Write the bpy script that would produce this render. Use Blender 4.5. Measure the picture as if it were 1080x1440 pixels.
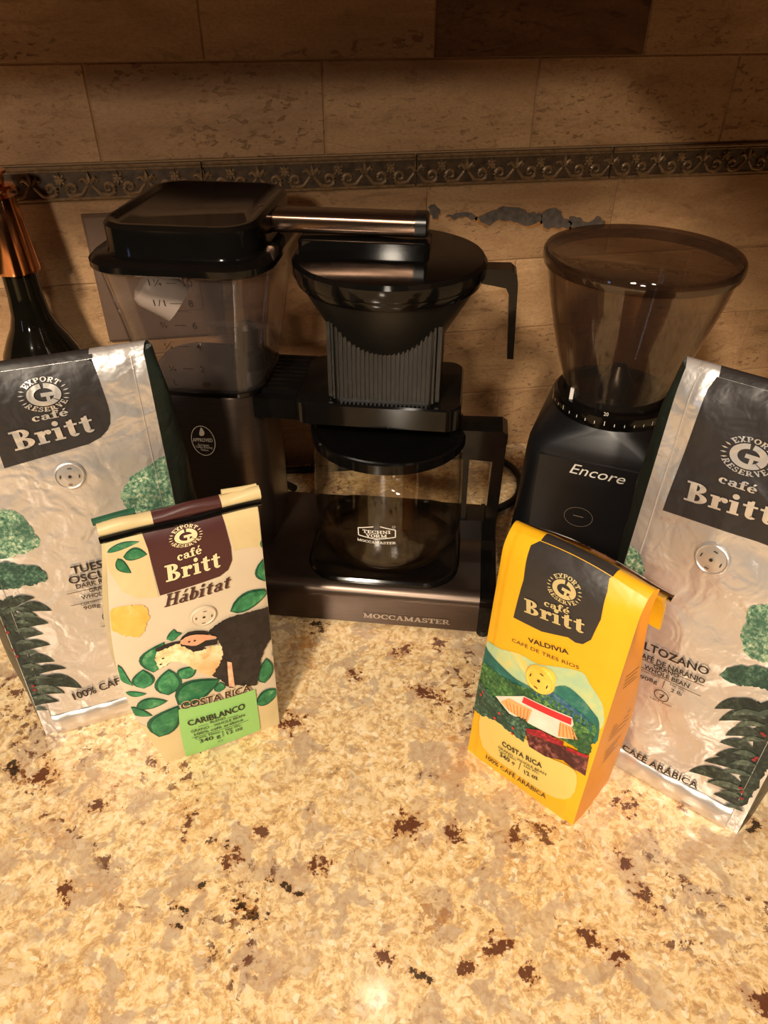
import bpy, bmesh, math, random
import numpy as np
from mathutils import Vector, Matrix
from mathutils.geometry import delaunay_2d_cdt

for o in list(bpy.data.objects):
    bpy.data.objects.remove(o, do_unlink=True)
sc = bpy.context.scene
col = sc.collection
PI = math.pi

# ------------------------------------------------------------------ camera
FPX = 1035.0
PITCH, ROLL, YAW = math.radians(36.5), math.radians(0.3), math.radians(10.85)
CAMZ = 0.486
WALL_Y = 0.757


def _cam_axes():
    cp, sp = math.cos(PITCH), math.sin(PITCH)
    f, r, u = np.array([0, cp, -sp]), np.array([1, 0, 0.0]), np.array([0, sp, cp])
    c, s = math.cos(ROLL), math.sin(ROLL)
    r, u = c * r + s * u, -s * r + c * u
    cy, sy = math.cos(YAW), math.sin(YAW)
    R = np.array([[cy, sy, 0], [-sy, cy, 0], [0, 0, 1]])
    return R @ f, R @ r, R @ u


FW, RT, UP = _cam_axes()
CAM = np.array([0, 0, CAMZ])
cd = bpy.data.cameras.new('camera')
cam = bpy.data.objects.new('camera', cd)
col.objects.link(cam)
cd.sensor_fit = 'VERTICAL'
cd.sensor_height = 36.0
cd.lens = FPX / 1440.0 * 36.0
cd.clip_start = 0.01
cam.matrix_world = Matrix(((RT[0], UP[0], -FW[0], CAM[0]), (RT[1], UP[1], -FW[1], CAM[1]),
                           (RT[2], UP[2], -FW[2], CAM[2]), (0, 0, 0, 1)))
sc.camera = cam

# ------------------------------------------------------------------ world, lights, exposure
w = bpy.data.worlds.new('world')
sc.world = w
w.use_nodes = True
w.node_tree.nodes['Background'].inputs[0].default_value = (1.0, 0.72, 0.48, 1)
w.node_tree.nodes['Background'].inputs[1].default_value = 0.018
sc.view_settings.view_transform = 'Standard'
sc.view_settings.look = 'None'
sc.view_settings.exposure = 0.15
sc.view_settings.gamma = 1.0
sc.view_settings.use_curve_mapping = False
sc.cycles.transparent_max_bounces = 24


def area(name, loc, target, size, power, color, size_y=None, spread=None):
    l = bpy.data.lights.new(name, 'AREA')
    l.energy = power
    l.color = color
    l.shape = 'RECTANGLE' if size_y else 'DISK'
    l.size = size
    if size_y:
        l.size_y = size_y
    if spread:
        l.spread = spread
    o = bpy.data.objects.new(name, l)
    col.objects.link(o)
    o.location = loc
    o.rotation_euler = (Vector(target) - Vector(loc)).to_track_quat('-Z', 'Y').to_euler()
    return o


WARM = (1.0, 0.85, 0.67)
area('ceiling_lamp_key', (-0.80, -1.12, 1.55), (0.05, 0.4, 0.05), 0.22, 48, WARM)
area('room_lamp_low', (-1.0, -2.6, 1.42), (0.1, 0.6, 0.2), 0.25, 34, WARM)
area('bag_fill_light', (0.1, -1.0, 1.6), (0.15, 0.35, 0.1), 0.25, 11, WARM)  # added fill that brightens the bag fronts, not a known fixture
area('far_window', (-1.6, -0.6, 0.55), (-0.1, 0.55, 0.2), 0.12, 0.4, (0.45, 0.62, 1.0), size_y=0.5)
area('cabinet_puck_lamp', (0.062, 0.352, 0.494), (0.062, 0.352, 0.0), 0.025, 0.016, (1.0, 0.85, 0.7), spread=math.radians(100))


# ------------------------------------------------------------------ helpers
def lin(r, g, b):
    f = lambda c: (c / 255 / 12.92) if c / 255 <= 0.04045 else ((c / 255 + 0.055) / 1.055) ** 2.4
    return (f(r), f(g), f(b), 1.0)


def ray(px, py):
    return FW + (px - 540) / FPX * RT - (py - 720) / FPX * UP


def gz(px, py, z=0.0):
    d = ray(px, py)
    return CAM + d * (z - CAMZ) / d[2]


def gy(px, py, y=WALL_Y):
    d = ray(px, py)
    return CAM + d * y / d[1]


CROPS = {'K1': (0, 480, 4.0), 'K2': (0, 740, 4.645), 'K3': (130, 660, 3.857), 'K4': (130, 840, 3.857),
         'K5': (670, 710, 4.32), 'K6': (640, 880, 3.857), 'K7': (830, 500, 4.236), 'K8': (830, 800, 3.788),
         'T': (120, 230, 3.375), 'M': (380, 600, 3.375), 'W': (200, 520, 4.154), 'E': (700, 300, 2.842), 'P': (0, 0, 1.0)}


def K(n, *pts):
    x0, y0, s = CROPS[n]
    return [(x0 + p[0] / s, y0 + p[1] / s) for p in pts]


class Mat:
    """small node-material builder"""
    def __init__(self, name):
        self.m = bpy.data.materials.new(name)
        self.m.use_nodes = True
        self.nt = self.m.node_tree
        self.nt.nodes.clear()
        self.out = self.nt.nodes.new('ShaderNodeOutputMaterial')

    def n(self, t, **kw):
        nd = self.nt.nodes.new(t)
        for k, v in kw.items():
            if k.startswith('i_'):
                nd.inputs[k[2:].replace('_', ' ')].default_value = v
            else:
                setattr(nd, k, v)
        return nd

    def l(self, a, b):
        self.nt.links.new(a, b)

    def ramp(self, fac, stops, interp='LINEAR'):
        r = self.n('ShaderNodeValToRGB')
        r.color_ramp.interpolation = interp
        els = r.color_ramp.elements
        els[0].position, els[0].color = stops[0]
        els[1].position, els[1].color = stops[1]
        for p, c in stops[2:]:
            e = els.new(p)
            e.color = c
        self.l(fac, r.inputs[0])
        return r.outputs[0]

    def mix(self, fac, a, b, mode='MIX'):
        m = self.n('ShaderNodeMix', data_type='RGBA', blend_type=mode)
        for sock, v in ((m.inputs[0], fac), (m.inputs[6], a), (m.inputs[7], b)):
            if hasattr(v, 'links'):
                self.l(v, sock)
            else:
                sock.default_value = v
        return m.outputs[2]

    def math(self, op, a, b=None, c=None):
        m = self.n('ShaderNodeMath', operation=op)
        for i, v in enumerate((a, b, c)):
            if v is None:
                continue
            if hasattr(v, 'links'):
                self.l(v, m.inputs[i])
            else:
                m.inputs[i].default_value = v
        return m.outputs[0]

    def coords(self, scale=(1, 1, 1), rnd=False):
        tc = self.n('ShaderNodeTexCoord')
        v = tc.outputs['Object']
        if rnd:
            oi = self.n('ShaderNodeObjectInfo')
            mul = self.n('ShaderNodeVectorMath', operation='SCALE')
            cmb = self.n('ShaderNodeCombineXYZ')
            for i in range(3):
                self.l(self.math('MULTIPLY', oi.outputs['Random'], 7.3 * (i + 1)), cmb.inputs[i])
            add = self.n('ShaderNodeVectorMath', operation='ADD')
            self.l(v, add.inputs[0])
            self.l(cmb.outputs[0], add.inputs[1])
            v = add.outputs[0]
        mp = self.n('ShaderNodeMapping')
        mp.inputs['Scale'].default_value = scale
        self.l(v, mp.inputs[0])
        return mp.outputs[0]

    def noise(self, vec, scale, detail=4.0, rough=0.55, dist=0.0):
        nd = self.n('ShaderNodeTexNoise')
        nd.inputs['Scale'].default_value = scale
        nd.inputs['Detail'].default_value = detail
        nd.inputs['Roughness'].default_value = rough
        nd.inputs['Distortion'].default_value = dist
        self.l(vec, nd.inputs['Vector'])
        return nd

    def bsdf(self, color=None, rough=0.5, metallic=0.0, spec=0.5, coat=0.0, coat_rough=0.05, bump=None, bstr=0.3, bdist=0.001):
        b = self.n('ShaderNodeBsdfPrincipled')
        for s, v in (('Base Color', color), ('Roughness', rough), ('Metallic', metallic),
                     ('Specular IOR Level', spec), ('Coat Weight', coat), ('Coat Roughness', coat_rough)):
            if v is None:
                continue
            if hasattr(v, 'links'):
                self.l(v, b.inputs[s])
            else:
                b.inputs[s].default_value = v
        if bump is not None:
            bp = self.n('ShaderNodeBump')
            bp.inputs['Strength'].default_value = bstr
            bp.inputs['Distance'].default_value = bdist
            self.l(bump, bp.inputs['Height'])
            self.l(bp.outputs[0], b.inputs['Normal'])
        self.l(b.outputs[0], self.out.inputs[0])
        return b


def simple(name, rgb, rough=0.5, metallic=0.0, var=0.12, vscale=60.0, bscale=None, bstr=0.15, bdist=0.0006, spec=0.5, coat=0.0, stretch=(1, 1, 1)):
    """procedural material: base colour with a faint noise variation and optional relief"""
    m = Mat(name)
    v = m.coords(stretch)
    nz = m.noise(v, vscale, 3)
    c = lin(*rgb)
    lo = tuple(x * (1 - var) for x in c[:3]) + (1,)
    hi = tuple(min(1, x * (1 + var)) for x in c[:3]) + (1,)
    cc = m.ramp(nz.outputs[0], [(0.3, lo), (0.7, hi)])
    bump = m.noise(v, bscale, 3).outputs[0] if bscale else None
    m.bsdf(cc, rough, metallic, spec, coat, bump=bump, bstr=bstr, bdist=bdist)
    return m.m


def thin(name, rgb, refl=0.12, rough=0.02, haze=0.0, haze_rgb=(120, 110, 105), f0=0.035):
    """clear thin-walled plastic or glass: tinted see-through plus fresnel gloss"""
    m = Mat(name)
    tr = m.n('ShaderNodeBsdfTransparent')
    nz = m.noise(m.coords(), 25, 2)
    c = lin(*rgb)
    cc = m.ramp(nz.outputs[0], [(0.2, tuple(x * 0.97 for x in c[:3]) + (1,)), (0.8, c)])
    m.l(cc, tr.inputs[0])
    gl = m.n('ShaderNodeBsdfGlossy')
    gl.inputs['Roughness'].default_value = rough
    lw = m.n('ShaderNodeLayerWeight')
    lw.inputs[0].default_value = 0.5
    fac = m.math('MULTIPLY_ADD', m.math('POWER', lw.outputs['Facing'], 4.0), 0.8, f0)
    mx = m.n('ShaderNodeMixShader')
    m.l(fac, mx.inputs[0])
    m.l(tr.outputs[0], mx.inputs[1])
    m.l(gl.outputs[0], mx.inputs[2])
    last = mx.outputs[0]
    if haze:
        df = m.n('ShaderNodeBsdfDiffuse')
        df.inputs[0].default_value = lin(*haze_rgb)
        m2 = m.n('ShaderNodeMixShader')
        m2.inputs[0].default_value = haze
        m.l(last, m2.inputs[1])
        m.l(df.outputs[0], m2.inputs[2])
        last = m2.outputs[0]
    m.l(last, m.out.inputs[0])
    return m.m


def mk(name, V, F, mat, parent=None, smooth=True, angle=35):
    me = bpy.data.meshes.new(name)
    me.from_pydata([tuple(map(float, v)) for v in V], [], [tuple(map(int, f)) for f in F])
    me.validate()
    bm = bmesh.new()
    bm.from_mesh(me)
    bmesh.ops.recalc_face_normals(bm, faces=bm.faces)
    bm.to_mesh(me)
    bm.free()
    if smooth:
        me.polygons.foreach_set('use_smooth', [True] * len(me.polygons))
        me.set_sharp_from_angle(angle=math.radians(angle))
    if mat:
        me.materials.append(mat)
    o = bpy.data.objects.new(name, me)
    col.objects.link(o)
    if parent:
        o.parent = parent
    return o


def root(name, label, cat, loc=(0, 0, 0), rz=0.0, group=None):
    o = bpy.data.objects.new(name, None)
    col.objects.link(o)
    o.empty_display_size = 0.02
    o.location = loc
    o.rotation_euler = (0, 0, rz)
    o['label'] = label
    o['category'] = cat
    if group:
        o['group'] = group
    return o


def to_local(P, loc, rz):
    P = np.asarray(P, float) - np.asarray(loc, float)
    c, s = math.cos(-rz), math.sin(-rz)
    R = np.array([[c, -s, 0], [s, c, 0], [0, 0, 1]])
    return P @ R.T


def to_world(P, loc, rz):
    P = np.asarray(P, float)
    c, s = math.cos(rz), math.sin(rz)
    R = np.array([[c, -s, 0], [s, c, 0], [0, 0, 1]])
    return P @ R.T + np.asarray(loc, float)


class MB:
    """collects shapes into one mesh"""
    def __init__(self):
        self.V, self.F = [], []

    def add(self, V, F):
        k = len(self.V)
        self.V += [tuple(v) for v in V]
        self.F += [tuple(i + k for i in f) for f in F]
        return self

    def box(self, x0, x1, y0, y1, z0, z1):
        V = [(x, y, z) for z in (z0, z1) for y in (y0, y1) for x in (x0, x1)]
        return self.add(V, [(0, 2, 3, 1), (4, 5, 7, 6), (0, 1, 5, 4), (2, 6, 7, 3), (0, 4, 6, 2), (1, 3, 7, 5)])

    def loft(self, loops, cap0=True, cap1=True, closed=False):
        n = len(loops[0])
        V = [tuple(p) for L in loops for p in L]
        F = []
        m = len(loops)
        for i in range(m if closed else m - 1):
            a, b = i * n, ((i + 1) % m) * n
            for j in range(n):
                F.append((a + j, a + (j + 1) % n, b + (j + 1) % n, b + j))
        if not closed:
            if cap0:
                F.append(tuple(range(n))[::-1])
            if cap1:
                F.append(tuple(range((m - 1) * n, m * n)))
        return self.add(V, F)

    def lathe(self, prof, c=(0, 0), n=48, cap0=False, cap1=False, closed=False):
        loops = [[(c[0] + r * math.cos(2 * PI * j / n), c[1] + r * math.sin(2 * PI * j / n), z) for j in range(n)] for r, z in prof]
        return self.loft(loops, cap0, cap1, closed)

    def tube(self, pts, r, n=8, caps=True, flat=None):
        pts = [np.array(p, float) for p in pts]
        loops = []
        ref = np.array([0, 0, 1.0])
        for i, p in enumerate(pts):
            t = pts[min(i + 1, len(pts) - 1)] - pts[max(i - 1, 0)]
            t /= np.linalg.norm(t) + 1e-12
            rf = ref if abs(t @ ref) < 0.95 else np.array([0, 1.0, 0])
            a = np.cross(t, rf)
            a /= np.linalg.norm(a)
            b = np.cross(a, t)
            rr_ = r[i] if isinstance(r, (list, tuple)) else r
            ra, rb = (rr_ * flat[0], rr_ * flat[1]) if flat else (rr_, rr_)
            loops.append([p + a * ra * math.cos(2 * PI * j / n) + b * rb * math.sin(2 * PI * j / n) for j in range(n)])
        return self.loft(loops, caps, caps)

    def build(self, name, mat, parent=None, smooth=True, angle=35):
        return mk(name, self.V, self.F, mat, parent, smooth, angle)


def rr(x0, x1, y0, y1, r, z, n=6):
    pts = []
    for cx, cy, a0 in ((x1 - r, y1 - r, 0), (x0 + r, y1 - r, 90), (x0 + r, y0 + r, 180), (x1 - r, y0 + r, 270)):
        for k in range(n + 1):
            a = math.radians(a0 + 90 * k / n)
            pts.append((cx + r * math.cos(a), cy + r * math.sin(a), z))
    return pts


def smooth_poly(pts, k=4, closed=True):
    P = [np.array(p, float) for p in pts]
    n = len(P)
    out = []
    rng = range(n) if closed else range(n - 1)
    for i in rng:
        if closed:
            p0, p1, p2, p3 = P[i - 1], P[i], P[(i + 1) % n], P[(i + 2) % n]
        else:
            p0, p1, p2, p3 = P[max(i - 1, 0)], P[i], P[i + 1], P[min(i + 2, n - 1)]
        for j in range(k):
            t = j / k
            out.append(0.5 * ((2 * p1) + (-p0 + p2) * t + (2 * p0 - 5 * p1 + 4 * p2 - p3) * t * t + (-p0 + 3 * p1 - 3 * p2 + p3) * t ** 3))
    if not closed:
        out.append(P[-1])
    return out


# ------------------------------------------------------------------ flat print: lettering and filled outlines
def inside(poly, X):
    poly = np.asarray(poly)
    x, y = X[:, 0], X[:, 1]
    c = np.zeros(len(X), bool)
    j = len(poly) - 1
    for i in range(len(poly)):
        xi, yi = poly[i]
        xj, yj = poly[j]
        if yi != yj:
            c ^= ((yi > y) != (yj > y)) & (x < (xj - xi) * (y - yi) / (yj - yi) + xi)
        j = i
    return c


def fill(poly, step):
    """triangulate a polygon with extra inner points so it can follow a curved surface"""
    poly = [np.array(p, float) for p in poly]
    ring = []
    n = len(poly)
    for i in range(n):
        a, b = poly[i], poly[(i + 1) % n]
        k = max(1, int(np.linalg.norm(b - a) / step))
        for j in range(k):
            ring.append(a + (b - a) * j / k)
    R = np.array(ring)
    lo, hi = R.min(0), R.max(0)
    gx, gyv = np.arange(lo[0] + step / 2, hi[0], step), np.arange(lo[1] + step / 2, hi[1], step)
    pts = list(R)
    if len(gx) and len(gyv):
        G = np.array([(a, b) for a in gx for b in gyv])
        G = G[inside(R, G)]
        if len(G):
            d = np.min(np.linalg.norm(G[:, None, :] - R[None, :, :], axis=2), axis=1)
            pts += list(G[d > step * 0.35])
    m = len(ring)
    res = delaunay_2d_cdt([Vector(p) for p in pts], [(i, (i + 1) % m) for i in range(m)], [], 1, 1e-7)
    V = np.array([(v.x, v.y) for v in res[0]]).reshape(-1, 2)
    F = [tuple(f) for f in res[2]]
    if F:
        cen = np.array([V[list(f)].mean(0) for f in F])
        ok = inside(R, cen)
        F = [f for f, k in zip(F, ok) if k]
    return V, F


def Rc(x0, y0, x1, y1):
    return [(x0, y0), (x1, y0), (x1, y1), (x0, y1)]


def Ln(x0, y0, x1, y1, wd):
    dx, dy = x1 - x0, y1 - y0
    L = math.hypot(dx, dy)
    nx, ny = -dy / L * wd / 2, dx / L * wd / 2
    return [(x0 - nx, y0 - ny), (x1 - nx, y1 - ny), (x1 + nx, y1 + ny), (x0 + nx, y0 + ny)]


def Arc(cx, cy, rx, ry, a0, a1, w0, w1=None, n=14):
    """strip along an ellipse; w0 horizontal weight, w1 weight at top and bottom"""
    w1 = w0 if w1 is None else w1
    o, i = [], []
    for k in range(n + 1):
        a = math.radians(a0 + (a1 - a0) * k / n)
        o.append((cx + rx * math.cos(a), cy + ry * math.sin(a)))
        i.append((cx + (rx - w0) * math.cos(a), cy + (ry - w1) * math.sin(a)))
    return [[o[k], o[k + 1], i[k + 1], i[k]] for k in range(n)]


def Dot(cx, cy, r, n=14):
    return [(cx + r * math.cos(2 * PI * k / n), cy + r * math.sin(2 * PI * k / n)) for k in range(n)]


SL = {  # heavy slab-serif capitals and lower case, cap height 1
    'E': (.78, [Rc(.08, 0, .32, 1), Rc(0, 0, .75, .14), Rc(0, .86, .75, 1), Rc(.3, .43, .6, .57), Rc(.62, 0, .75, .3), Rc(.62, .7, .75, 1)]),
    'X': (.95, [Ln(.16, 0, .76, 1, .22), Ln(.76, 0, .16, 1, .15), Rc(0, 0, .38, .11), Rc(.54, 0, .92, .11), Rc(0, .89, .38, 1), Rc(.54, .89, .92, 1)]),
    'P': (.80, [Rc(.08, 0, .32, 1), Rc(0, 0, .44, .12), Rc(0, .88, .42, 1), Rc(.3, .42, .42, .54)] + Arc(.42, .71, .34, .29, -90, 90, .2, .12)),
    'O': (.95, Arc(.46, .5, .46, .5, 0, 360, .23, .13, 24)),
    'R': (.95, [Rc(.08, 0, .32, 1), Rc(0, 0, .42, .12), Rc(0, .88, .42, 1), Rc(.3, .42, .42, .54), Ln(.44, .46, .74, .04, .2), Rc(.6, 0, .92, .12)] + Arc(.42, .71, .34, .29, -90, 90, .2, .12)),
    'T': (.86, [Rc(.3, 0, .54, 1), Rc(.18, 0, .66, .12), Rc(0, .87, .84, 1), Rc(0, .62, .12, 1), Rc(.72, .62, .84, 1)]),
    'S': (.72, Arc(.36, .73, .3, .27, 25, 270, .16, .13) + Arc(.36, .27, .33, .27, -155, 90, .18, .13) + [Rc(.5, .68, .62, .98), Rc(.04, .02, .16, .32)]),
    'V': (.92, [Ln(.16, 1, .46, .02, .22), Ln(.78, 1, .46, .02, .13), Rc(0, .89, .38, 1), Rc(.6, .89, .94, 1)]),
    'M': (1.15, [Rc(.12, 0, .26, 1), Rc(.84, 0, 1.06, 1), Ln(.19, .97, .56, .08, .2), Ln(.95, .97, .56, .08, .16), Rc(0, 0, .38, .11), Rc(.74, 0, 1.14, .11), Rc(0, .89, .28, 1), Rc(.86, .89, 1.14, 1)]),
    'C': (.88, Arc(.46, .5, .46, .5, 48, 312, .23, .13, 20) + [Rc(.7, .6, .82, .98), Rc(.7, .05, .8, .3)]),
    'A': (.95, [Ln(.16, 0, .45, .98, .13), Ln(.78, 0, .47, .98, .22), Rc(.26, .28, .66, .39), Rc(0, 0, .34, .11), Rc(.56, 0, .96, .11)]),
    'N': (.98, [Rc(.12, 0, .24, 1), Rc(.74, 0, .86, 1), Ln(.17, .97, .8, .04, .2), Rc(0, 0, .36, .11), Rc(0, .89, .3, 1), Rc(.6, .89, .98, 1)]),
    'I': (.48, [Rc(.1, 0, .34, 1), Rc(0, 0, .44, .12), Rc(0, .88, .44, 1)]),
    'H': (1.0, [Rc(.1, 0, .32, 1), Rc(.66, 0, .88, 1), Rc(.3, .44, .7, .56), Rc(0, 0, .42, .11), Rc(.56, 0, .98, .11), Rc(0, .89, .42, 1), Rc(.56, .89, .98, 1)]),
    'B': (.96, [Rc(.14, 0, .42, 1), Rc(0, 0, .46, .1), Rc(0, .9, .46, 1)] + Arc(.42, .755, .38, .245, -90, 90, .26, .1) + Arc(.44, .26, .46, .27, -90, 90, .28, .1) + [Rc(.4, .43, .5, .53)]),
    'r': (.70, [Rc(.1, 0, .36, .66), Rc(0, 0, .5, .09), Rc(0, .57, .3, .66), Dot(.57, .54, .125)] + Arc(.5, .42, .2, .24, 75, 180, .12, .1)),
    'i': (.50, [Rc(.1, 0, .36, .66), Rc(0, 0, .46, .09), Rc(0, .57, .3, .66), Dot(.22, .88, .135)]),
    't': (.62, [Rc(.14, .16, .4, .84), Rc(0, .57, .56, .67), [(.14, .62), (.3, .9), (.4, .9), (.4, .62)]] + Arc(.36, .2, .22, .21, 180, 330, .2, .1)),
    'c': (.62, Arc(.32, .33, .32, .34, 55, 315, .22, .1, 18) + [Dot(.48, .5, .11)]),
    'a': (.72, [Rc(.4, .05, .62, .5), Rc(.55, 0, .72, .1)] + Arc(.3, .2, .28, .21, 0, 360, .2, .09, 18) + Arc(.38, .46, .24, .21, 0, 150, .2, .1) + [Dot(.16, .52, .1)]),
    'f': (.58, [Rc(.14, 0, .38, .8), Rc(0, 0, .52, .09), Rc(0, .57, .54, .66), Dot(.52, .86, .1)] + Arc(.4, .76, .26, .24, 60, 180, .22, .1)),
    'é': (.66, Arc(.33, .33, .33, .34, 0, 320, .22, .1, 18) + [Rc(.15, .3, .64, .4), [(.3, .76), (.42, .76), (.58, 1.0), (.38, 1.0)]]),
    'á': (.72, [Rc(.4, .05, .62, .5), Rc(.55, 0, .72, .1), [(.28, .76), (.4, .76), (.58, 1.0), (.38, 1.0)]] + Arc(.3, .2, .28, .21, 0, 360, .2, .09, 18) + Arc(.38, .46, .24, .21, 0, 150, .2, .1)),
    'b': (.74, [Rc(.1, 0, .34, 1), Rc(0, .91, .3, 1)] + Arc(.38, .33, .34, .34, -180, 180, .22, .1, 18)),
}


def slab(text, weight_gap=.03):
    polys, x = [], 0.0
    for ch in text:
        if ch == ' ':
            x += .4
            continue
        wd, ps = SL[ch]
        for p in ps:
            polys.append([(x + a, b) for a, b in p])
        x += wd + weight_gap
    return polys, x - weight_gap


_font_cache = {}


def font_mesh(text, bold=0.0, italic=0.0):
    key = (text, bold, italic)
    if key in _font_cache:
        return _font_cache[key]
    cu = bpy.data.curves.new('lettering', 'FONT')
    cu.body = text
    cu.offset = bold
    cu.resolution_u = 3
    cu.shear = italic
    ob = bpy.data.objects.new('lettering', cu)
    col.objects.link(ob)
    dg = bpy.context.evaluated_depsgraph_get()
    me = ob.evaluated_get(dg).to_mesh()
    V = np.array([(v.co.x, v.co.y) for v in me.vertices]).reshape(-1, 2)
    F = [tuple(p.vertices) for p in me.polygons]
    ob.evaluated_get(dg).to_mesh_clear()
    bpy.data.objects.remove(ob)
    bpy.data.curves.remove(cu)
    _font_cache[key] = (V, F)
    return V, F


_hv = font_mesh('H')[0]
CAPH = _hv[:, 1].max() - _hv[:, 1].min()


class Print:
    """one printed element laid on a surface. surf: object with st(px) and P(s,t,off)"""
    def __init__(self, surf, layer=1):
        self.s, self.layer = surf, layer
        self.V, self.F = [], []

    def _add(self, V2, F):
        k = len(self.V)
        self.V += [tuple(v) for v in V2]
        self.F += [tuple(i + k for i in f) for f in F]

    def poly(self, pts, px=True, step=0.003, smooth=0):
        if px:
            pts = [self.s.st(*p) for p in pts]
        if smooth:
            pts = smooth_poly(pts, smooth)
        V, F = fill(pts, step)
        self._add(V, F)
        return self

    def _affine(self, V, p0, p1, h, width, shear=0.0, px=True):
        a = np.array(self.s.st(*p0) if px else p0)
        b = np.array(self.s.st(*p1) if px else p1)
        d = b - a
        L = np.linalg.norm(d)
        e = d / L
        nrm = np.array([-e[1], e[0]])
        V = np.asarray(V, float)
        return a + np.outer(V[:, 0] / width * L + shear * V[:, 1] * h, e) + np.outer(V[:, 1] * h, nrm)

    def text(self, body, p0, p1, h, bold=0.0, px=True, shear=0.0):
        V, F = font_mesh(body, bold)
        if not len(V):
            return self
        V = V.copy()
        V[:, 0] -= V[:, 0].min()
        V[:, 1] /= CAPH
        self._add(self._affine(V, p0, p1, h, V[:, 0].max(), shear, px), F)
        return self

    def slab(self, body, p0, p1, h, px=True, shear=0.0, step=0.003):
        polys, wd = slab(body)
        for p in polys:
            Q = self._affine(np.array(p), p0, p1, h, wd, shear, px)
            if max(np.ptp(Q[:, 0]), np.ptp(Q[:, 1])) > 0.006:
                V, F = fill(Q, step)
                self._add(V, F)
            else:
                self._add(Q, [tuple(range(len(Q)))])
        return self

    def line(self, p0, p1, wd, px=True):
        a = self.s.st(*p0) if px else p0
        b = self.s.st(*p1) if px else p1
        V, F = fill(Ln(a[0], a[1], b[0], b[1], wd), 0.004)
        self._add(V, F)
        return self

    def ring(self, c, rx, ry, wd, px=True, rot=0.0, n=36):
        c = self.s.st(*c) if px else c
        for q in Arc(0, 0, rx, ry, 0, 360, wd, wd, n):
            q = np.array(q)
            cr, sr = math.cos(rot), math.sin(rot)
            q = q @ np.array([[cr, sr], [-sr, cr]]) + np.array(c)
            self._add(q, [(0, 1, 2, 3)])
        return self

    def emblem(self, c, r, rot, px=True, aspect=0.70):
        """round crest: words EXPORT / RESERVE round a broken letter ring, with sprigs at the sides"""
        c = np.array(self.s.st(*c) if px else c)
        cr, sr = math.cos(rot), math.sin(rot)
        M = np.array([[cr, sr], [-sr, cr]])

        def put(q):
            q = np.array(q, float)
            q[:, 1] *= aspect
            self._add(q * r @ M + c, [tuple(range(len(q)))])
        for q in Arc(0, 0, .65, .65, 97, 318, .27, .27, 22):
            put(q)
        for q in Arc(0, 0, .65, .65, -38, 84, .27, .27, 14):
            put(q)
        for q in ([(-.12, -.1), (.62, -.1), (.62, .12), (-.12, .12)], [(.06, -.42), (.2, -.5), (.2, -.1), (.06, -.1)],
                  [(-.12, .0), (.0, .0), (.0, .12), (-.12, .12)]):
            put(q)
        for word, a0, a1, top in (('EXPORT', 142, 38, True), ('RESERVE', 212, 328, False)):
            polys, wd = slab(word, .1)
            h = .27
            for p in polys:
                q = []
                for x, y in p:
                    a = math.radians(a0 + (a1 - a0) * x / wd)
                    rad = (.72 + h * y) if top else (.72 + h * (1 - y))
                    q.append((rad * math.cos(a), rad * math.sin(a)))
                put(q)
        for side in (0, 180):
            for k, a in enumerate((-24, -8, 8, 24)):
                a = math.radians(side + a)
                t = np.array([-math.sin(a), math.cos(a)])
                rd = np.array([math.cos(a), math.sin(a)])
                b = rd * .74
                put([b, b + rd * .12 + t * .05, b + rd * .25 + t * .01, b + rd * .12 - t * .03])
        return self

    def build(self, name, mat, parent, conv):
        off = 0.00035 * self.layer
        P = [conv(self.s.P(s, t, off)) for s, t in self.V]
        o = mk(name, P, self.F, mat, parent, smooth=True, angle=60)
        return o


class Flat:
    """flat face given by origin, two in-plane unit axes (world)"""
    def __init__(self, o, u, v):
        self.o, self.u, self.v = np.array(o, float), np.array(u, float), np.array(v, float)
        self.u /= np.linalg.norm(self.u)
        self.v /= np.linalg.norm(self.v)
        self.n = np.cross(self.u, self.v)

    def st(self, px, py):
        d = ray(px, py)
        P = CAM + d * ((self.o - CAM) @ self.n) / (d @ self.n) - self.o
        return (P @ self.u, P @ self.v)

    def P(self, s, t, off):
        return self.o + self.u * s + self.v * t + self.n * off


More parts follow.
